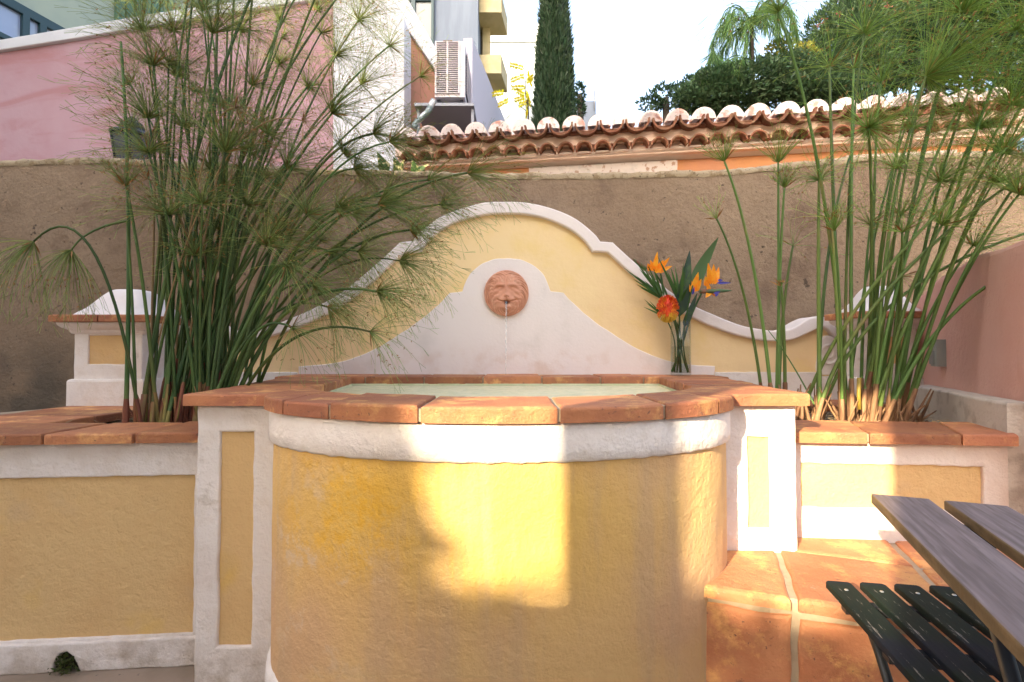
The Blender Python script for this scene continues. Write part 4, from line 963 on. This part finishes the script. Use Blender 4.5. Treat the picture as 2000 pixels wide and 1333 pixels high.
for k in range(9):
    b = basel(); x = random.uniform(280, 700); y = random.uniform(200, 640); h = P(x, y, random.uniform(1.75, 2.1)); c = Vector((b.x*.6+h.x*.4, (b.y+h.y)/2, max(b.z, h.z)+random.uniform(.02, .2)))
    papyrus(pc, b, h, c, r=random.uniform(.003, .005), nr=random.choice([12, 20, 28]), L_=random.uniform(.10, .17), droop=.5, spread=1.3, sheath=.1, mats=MD)
# broken and drooping heads at the left
b = Vector((-1.33, 1.85, PZ-.05)); h = P(66, 472, 1.72); 
papyrus(pc, b, h, Vector((P(200, 330, 1.75))), r=.006, nr=60, L_=.27, droop=.34, spread=1.0, mats=ML)
papyrus(pc, Vector((-1.36, 1.86, PZ-.05)), P(248, 432, 1.8), P(262, 600, 1.84), r=.006, bare=True, mats=ML)
papyrus(pc, P(248, 432, 1.8), P(140, 488, 1.76), P(166, 445, 1.77), r=.0045, nr=80, L_=.24, droop=.45, spread=1.2, sheath=0, mats=ML, hd=Vector((-.35, -.15, -1)))
papyrus(pc, Vector((-1.385, 1.84, PZ-.05)), P(236, 82, 1.95), P(262, 420, 1.84), r=.008, bare=True, mats=ML)
# extra slim stems filling the clump
for k in range(30):
    b = basel(); x = max(255, random.gauss(450, 110)); y = random.uniform(-60, 560); h = P(x, y, random.uniform(1.9, 2.4))
    c = Vector((b.x*.75+h.x*.25, (b.y+h.y)/2, b.z+(h.z-b.z)*.62))
    papyrus(pc, b, h, c, r=random.uniform(.0035, .0080), nr=random.choice([0, 40, 60, 75]), L_=random.uniform(.13, .22), droop=random.uniform(.05, .2), spread=1.5, sheath=random.uniform(.1, .28), mats=ML)

pd = thing('papyrus_plant', 'looser light green papyrus with red-brown bases growing from the right planter', 'plant', (1.35, 2.0, PZ-.03))
random.seed(33)
HR = [(1520, 24, 1.9, 1655, dict(L_=.27, nr=90, droop=.3, spread=1.35)), (1415, 316, 1.95, 1505, dict(L_=.12, nr=60, droop=.02, spread=1.0)), (1400, 428, 2.0, 1500, dict(L_=.11, nr=16, droop=.02, spread=.8)), (1520, 318, 2.0, 1510, dict(L_=.15, nr=55, droop=.0, spread=1.0)),
      (1532, 368, 2.0, 1518, dict(L_=.09, nr=70, droop=.0, spread=.8)), (1526, 560, 2.0, 1524, dict(L_=.025, nr=22, droop=.0, spread=.5)), (1688, 66, 2.1, 1660, {}), (1808, 150, 1.8, 1700, dict(nr=220, L_=.3, spread=1.2, hd=Vector((.8, -.1, .45)), droop=.03)),
      (1696, 250, 1.75, 1690, dict(nr=170, L_=.22, spread=1.9, hd=Vector((0, -1, .2)), droop=.03)), (1630, 452, 1.85, 1650, dict(L_=.10, nr=60, droop=0, spread=.7)), (1880, 25, 1.8, 1720, dict(nr=190, L_=.3, droop=.25)), (1985, 60, 1.75, 1760, dict(nr=150, L_=.28, droop=.3)),
      (1940, 358, 1.85, 1760, dict(nr=130)), (1835, 355, 1.9, 1700, dict(nr=130)), (1975, 205, 1.8, 1740, dict(nr=120)), (1600, 352, 2.0, 1600, dict(nr=80, L_=.14)), (1760, 420, 2.0, 1700, dict(nr=60, L_=.16)), (1760, 540, 2.1, 1690, dict(nr=30, L_=.12)),
      (1990, 380, 1.75, 1750, dict(nr=140)), (1910, 250, 1.9, 1740, dict(nr=130)), (1700, 440, 2.05, 1680, dict(nr=50, L_=.14)), (1750, 330, 1.95, 1690, dict(nr=80)), (1900, 480, 1.9, 1740, dict(nr=60, L_=.18)), (2050, 150, 1.8, 1770, dict(nr=150)), (1900, 160, 2.0, 1740, dict(nr=90)), (1780, 250, 2.0, 1700, dict(nr=90)),
      (1850, 120, 1.9, 1730, dict(nr=120, droop=.2)), (1960, 300, 1.8, 1760, dict(nr=130)), (1840, 440, 1.85, 1720, dict(nr=90, L_=.2)), (2030, 300, 1.75, 1770, dict(nr=120)), (1720, 160, 2.1, 1700, dict(nr=70)), (1620, 130, 2.2, 1640, dict(nr=50, L_=.2))]
def bpx(px, D=None):
    D = D or random.uniform(1.93, 2.1); p = P(px, 800, D); return Vector((p.x, D, PZ-.05))
for (x, y, D, bx_, k) in HR:
    b = bpx(bx_+random.uniform(-12, 12)); h = P(x, y, D)
    f = .3 if abs(x-bx_) < 150 else .42
    c = Vector((b.x*(1-f)+h.x*f, b.y*.5+h.y*.5, b.z+(h.z-b.z)*.68))
    kw = dict(r=random.uniform(.0055, .0088), nr=110, L_=.23, droop=random.uniform(.05, .16), spread=1.5, sheath=random.uniform(.08, .2), mats=MR); kw.update(k)
    papyrus(pd, b, h, c, **kw)
# long stems leaning right across the frame
for (x, y, D, bx_, cx_, cy_) in ((2140, 420, 1.9, 1600, 1660, 520), (2080, 290, 1.8, 1590, 1640, 560), (2120, 160, 1.7, 1560, 1620, 560), (2100, 40, 1.8, 1690, 1790, 520), (2060, 500, 1.8, 1720, 1830, 560), (1330, 330, 2.1, 1515, 1430, 560)):
    if x < 1500: continue
    papyrus(pd, bpx(bx_), P(x, y, D), P(cx_, cy_, 1.95), r=.008, nr=100, mats=MR)
papyrus(pd, P(1590, 790, 1.95), P(1500, 645, 2.05), P(1545, 700, 2.0), r=.003, bare=True, mats=MR, sheath=0)
for k in range(9):
    bx_ = random.choice([1505, 1520, 1600, 1655, 1690, 1700, 1740, 1765, 1785]); b = bpx(bx_+random.uniform(-14, 14)); x = bx_+random.gauss(70, 70); y = random.uniform(20, 560); h = P(x, y, random.uniform(1.85, 2.3))
    c = Vector((b.x*.7+h.x*.3, (b.y+h.y)/2, b.z+(h.z-b.z)*.62))
    papyrus(pd, b, h, c, r=random.uniform(.005, .009), nr=random.choice([0, 30, 45, 60]) if y < 480 else 12, L_=random.uniform(.12, .2), droop=.08, spread=1.4, sheath=random.uniform(.08, .24), mats=MR)
# cut stumps and dry sheaths at the foot
random.seed(5)
for (n, px0, px1, tt, par, D0) in ((34, 1535, 1600, M_sheathb, pd, 1.96), (60, 1640, 1800, M_sheathb, pd, 1.96), (26, 280, 420, M_sheath, pc, 1.88)):
    for k in range(n):
        px = random.uniform(px0, px1); D = random.uniform(D0-.03, D0+.16); b = P(px, 815, D); b.z = PZ-.06
        hgt = random.uniform(.06, .19); bm = bmesh.new(); ln = Vector((random.gauss(0, .28), random.gauss(0, .2), 1))
        pts = [b, b+ln*hgt*.5, b+ln*hgt+Vector((random.gauss(0, .02), 0, 0))]
        r0 = random.uniform(.005, .011); tube(bm, pts, lambda t: r0*(1-.75*t), 5); finish('dry_stump', bm, tt, par, normals=False)
bm = bmesh.new(); tube(bm, [P(1679, 800, 1.9), P(1677, 770, 1.9), P(1678, 738, 1.9)], .007, 8); tag(finish('cut_stem', bm, mat('yellow_stem', (.26, .18, .03), .5), pd), 'short cut stem turned bright yellow')
# small weeds at the drain
bm = bmesh.new(); cc = P(125, 1298, 1.59)
for _ in range(160):
    p = Vector((cc.x+random.gauss(0, .016), cc.y-random.uniform(-.02, .012), random.uniform(0, .05))); leaf(bm, p, (Vector((0, -.3, .4))+rdir()).normalized(), random.uniform(.008, .022), .006)
tag(finish('moss_tuft', bm, leafm('moss', (.06, .08, .02), .2), normals=False), 'mossy tuft growing from the drain hole in the left planter foot', 'moss', kind='stuff')

# ------------------------------------------------------------------ vase with flowers
VD = 2.73; vb = P(1330, 734, VD); vb.z = RIM+.001
vx = vb.x; vr = .052; vh = P(1330, 628, VD).z-vb.z
def thin_glass(name, col, refl=1.0, ior=1.45):
    m = bpy.data.materials.new(name); m.use_nodes = True; N = m.node_tree.nodes; L = m.node_tree.links
    t_ = N.new('ShaderNodeBsdfTransparent'); t_.inputs[0].default_value = (*col, 1); g_ = N.new('ShaderNodeBsdfGlossy'); g_.inputs['Roughness'].default_value = .03
    lw = N.new('ShaderNodeLayerWeight'); lw.inputs[0].default_value = .5; f_ = N.new('ShaderNodeMath'); f_.operation = 'POWER'; f_.inputs[1].default_value = 4.0
    L.new(lw.outputs['Facing'], f_.inputs[0]); f2 = N.new('ShaderNodeMath'); f2.operation = 'MULTIPLY_ADD'; f2.inputs[1].default_value = refl*.55; f2.inputs[2].default_value = .035*refl; L.new(f_.outputs[0], f2.inputs[0]); f_ = f2; x_ = N.new('ShaderNodeMixShader')
    L.new(f_.outputs[0], x_.inputs[0]); L.new(t_.outputs[0], x_.inputs[1]); L.new(g_.outputs[0], x_.inputs[2]); L.new(x_.outputs[0], N['Material Output'].inputs[0]); return m
M_glass = thin_glass('clear_glass', (.93, .95, .94))
va = thing('vase', 'tall clear glass cylinder vase half full of water on the fountain rim', 'vase', vb)
bm = bmesh.new(); lathe(bm, [(0, .0), (vr, .0), (vr, vh), (vr-.003, vh), (vr-.003, .012), (0, .012)], 32, vb); finish('glass', bm, M_glass, va)
M_vw = thin_glass('vase_water', (.90, .94, .90), refl=.4)
wh = P(0, 677, VD).z-vb.z
bm = bmesh.new(); lathe(bm, [(0, .013), (vr-.004, .013), (vr-.004, wh), (0, wh)], 32, vb); finish('vase_water', bm, M_vw, va)
M_fl = mat('flower_leaf', (.05, .12, .03), .4, rnd=-.3, trans=.2); M_fld = mat('broad_leaf_dark', (.025, .05, .035), .35, [((.05, .1, .04), 12, .4, .6)], trans=.1); M_flg = mat('broad_leaf_green', (.08, .15, .06), .4, trans=.2)
M_or = mat('orange_petal', (.85, .30, .015), .5, [((.9, .42, .03), 25, .45, .6)], trans=.3); M_bl = mat('blue_petal', (.06, .06, .35), .5); M_brt = mat('bract', (.22, .08, .05), .5, [((.07, .13, .06), 14, .4, .6)])
def q3(x, y, dy=0.0): p = P(x, y, VD+dy); return p
def vstem(bm, l, r=.0045, dy=0.0): tube(bm, [q3(x, y, dy*(1-k/(len(l)))) for k, (x, y) in enumerate(catmull(l, 4))], r, 6)
def blade(bm, a, b_, w, nrm=Vector((0, -1, .1)), curl=.0, n=8, mi=0, belly=.5):
    d = b_-a; s_ = d.cross(nrm).normalized(); rows = []
    for k in range(n+1):
        t = k/n; ww = w*math.sin(math.pi*min(1, t**belly*.98+.01))**.8 if 0 < k < n else w*.03
        c = a+d*t+nrm*curl*math.sin(math.pi*t); rows.append((bm.verts.new(c+s_*ww/2+nrm*ww*.15), bm.verts.new(c), bm.verts.new(c-s_*ww/2+nrm*ww*.15)))
    for x_, y_ in zip(rows, rows[1:]):
        for i in (0, 1):
            f = bm.faces.new((x_[i], x_[i+1], y_[i+1], y_[i])); f.material_index = mi; f.smooth = True
# broad leaves
t = thing('broad_leaf', 'upright dark blue-green broad leaf in the middle of the vase', 'leaf', q3(1330, 650))
bm = bmesh.new(); blade(bm, q3(1326, 620), q3(1347, 490), .075, curl=.01); finish('blade', bm, M_fld, t)
bm = bmesh.new(); vstem(bm, [(1322, 728), (1328, 680), (1327, 610)], .004); finish('stalk', bm, M_fl, t)
t = thing('broad_leaf', 'tallest green broad leaf leaning right at the back of the vase', 'leaf', q3(1335, 650))
bm = bmesh.new(); blade(bm, q3(1352, 560, .04), q3(1403, 464, .05), .075, nrm=Vector((.35, -1, .2)).normalized(), curl=-.02); finish('blade', bm, M_flg, t)
bm = bmesh.new(); vstem(bm, [(1345, 726), (1335, 680), (1340, 620), (1353, 558)], .004, .04); finish('stalk', bm, M_fl, t)
t = thing('broad_leaf', 'narrow dark folded leaf slanting right between the stems of the vase', 'leaf', q3(1335, 650))
bm = bmesh.new(); blade(bm, q3(1336, 640, -.02), q3(1362, 572, -.02), .035, nrm=Vector((-.4, -1, 0)).normalized()); finish('blade', bm, M_fld, t)
bm = bmesh.new(); vstem(bm, [(1316, 726), (1330, 670), (1337, 636)], .004, -.02); finish('stalk', bm, M_fl, t)
def fan(label, base, tips, stem, w=.014):
    t = thing('palm_spray', label, 'leaf', q3(*base)); bm = bmesh.new()
    for (x, y) in tips:
        blade(bm, q3(base[0]+random.uniform(-2, 2), base[1]+random.uniform(-2, 2), random.uniform(-.02, .01)), q3(x, y, random.uniform(-.07, .03)), w, nrm=Vector((random.uniform(-.5, .5), -1, random.uniform(-.3, .3))).normalized(), n=6)
    finish('blades', bm, M_fl, t); bm = bmesh.new(); vstem(bm, stem, .0035, -.01); finish('stalk', bm, M_fl, t)
fan('spiky palm leaf fanning out left of the bouquet', (1296, 584), [(1218, 523), (1228, 530), (1236, 545), (1243, 556), (1250, 562), (1237, 505), (1252, 515), (1262, 512), (1275, 520), (1286, 508), (1241, 538), (1266, 530), (1258, 548), (1248, 525)], [(1322, 728), (1323, 660), (1310, 610), (1296, 584)])
fan('upright palm leaf of narrow blades between the two orange flowers', (1328, 590), [(1302, 528), (1310, 522), (1318, 518), (1322, 535), (1340, 520), (1348, 530), (1335, 512), (1352, 545), (1306, 545), (1313, 540), (1344, 560), (1284, 500), (1291, 512)], [(1328, 728), (1326, 660), (1328, 590)], .016)
fan('small drooping spray of leaves left of the red bloom', (1293, 616), [(1258, 585), (1262, 592), (1257, 600), (1268, 588), (1270, 606)], [(1318, 728), (1318, 670), (1305, 630), (1293, 616)], .01)
def strel(label, c, petals, beak, stem, blues):
    t = thing('bird_of_paradise_flower', label, 'flower', q3(*c))
    for (bx_, by_, tx, ty, w) in petals:
        bm = bmesh.new(); blade(bm, q3(bx_, by_, -.03), q3(tx, ty, -.03+random.uniform(-.03, .03)), w, nrm=Vector((random.uniform(-.5, .5), -1, .1)).normalized(), n=7); finish('petal', bm, M_or, t)
    if beak:
        bm = bmesh.new(); a, b_ = q3(*beak[0], -.03), q3(*beak[1], -.05); tube(bm, [a.lerp(b_, k/8) for k in range(9)], lambda u: .012*math.sin(math.pi*min(.999, .25+u*.75))**.8+.0008, 8); finish('bract', bm, M_brt, t)
    for (bx_, by_, tx, ty) in blues:
        bm = bmesh.new(); blade(bm, q3(bx_, by_, -.05), q3(tx, ty, -.06), .014, n=5); finish('blue_petal', bm, M_bl, t)
    bm = bmesh.new(); vstem(bm, stem, .0055, -.02); finish('stalk', bm, M_fl, t)
strel('orange bird of paradise flower at the left of the bouquet', (1280, 520), [(1278, 532, 1284, 492, .03), (1276, 530, 1270, 508, .03), (1284, 530, 1308, 503, .028), (1284, 532, 1313, 520, .03), (1272, 530, 1265, 515, .03), (1281, 534, 1296, 508, .035)], ((1262, 526), (1235, 505)), [(1330, 728), (1324, 650), (1300, 570), (1280, 534)], [])
strel('large orange bird of paradise flower at the right with violet tongue and pointed beak', (1392, 555), [(1388, 556, 1383, 514, .034), (1392, 556, 1394, 516, .034), (1396, 556, 1404, 522, .034), (1385, 570, 1378, 548, .03), (1352, 572, 1364, 532, .04), (1356, 570, 1370, 545, .036), (1350, 574, 1349, 545, .024), (1388, 568, 1378, 582, .03), (1390, 565, 1396, 580, .036), (1380, 560, 1378, 540, .03)],
      ((1366, 570), (1430, 568)), [(1312, 726), (1330, 680), (1352, 612), (1374, 566)], [(1400, 553, 1428, 553), (1402, 548, 1412, 548), (1394, 574, 1407, 570), (1396, 578, 1404, 574), (1352, 576, 1356, 560)])
t = thing('pincushion_flower', 'round red and orange bristly bloom with yellow base above the vase', 'flower', q3(1305, 602))
M_red = mat('bristle_red', (.75, .07, .03), .5, [((.85, .25, .03), 40, .45, .6)], rnd=-.2); M_yb = mat('bristle_yellow', (.80, .50, .05), .5, rnd=-.2)
bm = bmesh.new(); c = q3(1304, 602, -.03); ax = Vector((-.15, -.1, 1)).normalized()
for k in range(620):
    d = rdir(); z = d.z
    p = c+Vector((d.x*.042, d.y*.042, d.z*.055)); q = (d*.8+Vector((0, 0, .55))).normalized()
    if z < -.25: q = (d+Vector((0, 0, -.4))).normalized()
    tube(bm, [p, p+q*.014, p+q*.020+Vector((0, 0, -.004))], .0018, 3, mi=1 if z < -.45+random.uniform(-.15, .15) else 0, cap=False)
finish('bristles', bm, [M_red, M_yb], t, normals=False)
bm = bmesh.new(); bmesh.ops.create_uvsphere(bm, u_segments=16, v_segments=10, radius=.043, matrix=Matrix.Translation(c)@Matrix.Diagonal((1, 1, 1.3, 1))); finish('head', bm, M_red, t, smooth=True)
bm = bmesh.new(); vstem(bm, [(1344, 728), (1332, 690), (1326, 640), (1306, 618)], .005, -.02); finish('stalk', bm, M_fl, t)

# ------------------------------------------------------------------ table and stool
TZ = EYE-.272; sdv = Vector((-.43, -1, 0)).normalized(); swv = Vector((sdv.y*-1, sdv.x, 0)); swv = Vector((1, -.43, 0)).normalized()
tb = thing('garden_table', 'weathered grey-brown slatted wooden table top at the lower right', 'table', (.9, .5, 0))
M_bolt = mat('plastic_cap', (.62, .50, .42), .4)
for k in range(6):
    o0 = Vector((.697, 1.0, 0))+swv*(.113*k)
    bm = bmesh.new(); prism(bm, rect(0, -.72, .091, 0), 0, .018, bevel=.003)
    for f in bm.faces:
        pass
    o = finish('slat', bm, [M_wood, M_woode], tb, loc=(o0.x, o0.y, TZ-.018))
    for p_ in o.data.polygons:
        if abs(p_.normal.z) < .4: p_.material_index = 1
    o.rotation_euler = (0, 0, math.atan2(swv.y, swv.x))
fr_t = (swv, -sdv, Vector((0, 0, 1)))
for dd in (-.10, -.60):
    bm = bmesh.new(); prism(bm, rect(.03, dd-.014, .66, dd+.014), TZ-.045, TZ-.0185, frame=fr_t, org=(.697, 1.0, 0), bevel=.002); finish('cross_rail', bm, M_black, tb)
for dd in (.12, .60):
    p0 = Vector((.697, 1.0, TZ-.04))+swv*dd; 
    bm = bmesh.new(); tube(bm, [p0-Vector((0, 0, 0))+sdv*.10, p0+sdv*.62+Vector((0, 0, -(TZ-.05)))], .011, 8); tube(bm, [p0+sdv*.62, p0+sdv*.10+Vector((0, 0, -(TZ-.05)))], .011, 8); finish('leg', bm, M_black, tb)
c = P(1897, 1040, .84); bm = bmesh.new(); prism(bm, [( .012*math.cos(a*.3927), .012*math.sin(a*.3927)) for a in range(16)], 0, .004, frame=fr_t, org=(c.x, c.y, TZ-.030), bevel=.001)
bpy.data.objects
finish('bolt_cap', bm, M_bolt, tb)
sl = thing('slatted_stool', 'dark painted slatted folding seat with chipped paint tucked under the table', 'stool', (.75, .85, 0))
SZ2 = EYE-.497; sd2 = Vector((-.21, -1, 0)).normalized(); sw2 = Vector((1, -.21, 0)).normalized(); O2 = Vector((.686, 1.135, 0))
for k in range(5):
    o0 = O2+sw2*(.0705*k)+Vector((0, -.002*k+.009*k, 0))
    bm = bmesh.new(); prism(bm, [(.004, -.46), (.046, -.46), (.050, -.45), (.050, -.006), (.045, 0), (.006, 0), (0, -.006), (0, -.45)], 0, .014, bevel=.003)
    o = finish('slat', bm, M_paint, sl, loc=(o0.x, o0.y, SZ2-.014)); o.rotation_euler = (0, 0, math.atan2(sw2.y, sw2.x))
    for yy in (-.045, -.405):
        q = o0+sw2*.025+(-sd2)*yy; bm = bmesh.new(); lathe(bm, [(.0001, .0012), (.0035, .001), (.004, 0)], 10); finish('screw', bm, M_screw, sl, loc=(q.x, q.y, SZ2+.0002))
fr_s = (sw2, -sd2, Vector((0, 0, 1)))
for dd in (-.07, -.24, -.40):
    bm = bmesh.new(); prism(bm, rect(.01, dd-.012, .33, dd+.012), SZ2-.034, SZ2-.0145, frame=fr_s, org=O2, bevel=.002); finish('cross_rail', bm, M_black, sl)
for dd in (.045, .30):
    p0 = O2+sw2*dd; p0.z = SZ2-.03
    bm = bmesh.new(); tube(bm, [p0+sd2*.08, p0+sd2*.14+Vector((0, 0, -.05)), p0+sd2*.52+Vector((0, 0, -(SZ2-.035)))], .009, 8); tube(bm, [p0+sd2*.44, p0+sd2*.34+Vector((0, 0, -.10)), p0+sd2*.24+Vector((0, 0, -(SZ2-.035)))], .009, 8); finish('leg', bm, M_black, sl)

# ------------------------------------------------------------------ unseen walls and leaves added behind the viewer to shape sun and shade
hb = thing('sun_patch_wall', 'unseen cream wall added behind the viewer, two openings cut to shape the sun patches', 'building', (-2.4, -1.5, 0))
YB = -1.5; M_cream = mat('cream_wall', (.72, .62, .48), .85, bumps=[(20, .3, .01)])
zl, zh = EYE+.60, EYE+1.42
bm = bmesh.new(); prism(bm, rect(-7, 0, 1.3, EYE+3.12), 0, .06, frame=XZ, org=(0, YB, 0), holes=[rect(-2.36, zl+.04, -1.815, zh), rect(-1.62, zl-.16, -1.076, zh)], bevel=.005); finish('wall', bm, M_cream, hb)  # added wall; openings traced back along the sun from the wanted patches
fbk = thing('tall_sun_blocker', 'unseen tall cream wall added far behind the viewer to shade the background', 'building', (-16, -9, 0))
slab('wall', [(-42, 0), (-3.5, 0), (-3.5, 13.6), (-9.9, 13.6), (-9.9, 31), (-42, 31)], 0, .06, M_cream, fbk, frame=XZ, org=(0, -9, 0), holes=[rect(-9.95, EYE+6.42, -8.55, EYE+7.6), rect(-8.1, EYE+3.0, -5.9, EYE+5.2)], bevel=0)  # added to block the sun; holes let it reach papyrus tips and basin
vi = thing('sun_patch_leaves', 'unseen leaves on a trunk added behind the viewer to soften the sun patch edges', 'tree', (-5.4, -5.5, 0))
random.seed(9); bm = bmesh.new(); VO = Vector((-.727, -1, .45))*4.0  # added leaves, kept only where they trim and blur the sun patch
for _ in range(5200):
    u, v = random.uniform(-.25, 1.35), random.uniform(-.22, .95)
    e_ = .27*max(0, 1-v/.66)**.7+.02
    if not (u < e_+random.gauss(0, .02) or v < (.035 if u < .62 else (.03 if u < .9 else -.05))+.03*math.sin(u*9)+random.gauss(0, .008)): continue
    p = Vector((-2.36+u, YB, zl+v))+VO+Vector((0, random.uniform(-.15, .15), 0))
    leaf(bm, p, rdir(), random.uniform(.06, .12), .07)
finish('crown', bm, M_lmid, vi, normals=False)
bm = bmesh.new(); tube(bm, [(-5.4, -5.5, 0), (-5.38, -5.5, 1.6), (-5.3, -5.5, 3.3)], .05, 6); tube(bm, [(-5.35, -5.5, 2.6), (-4.6, -5.5, 3.3), (-4.0, -5.5, 3.36)], .02, 6); finish('trunk', bm, M_bark, vi)
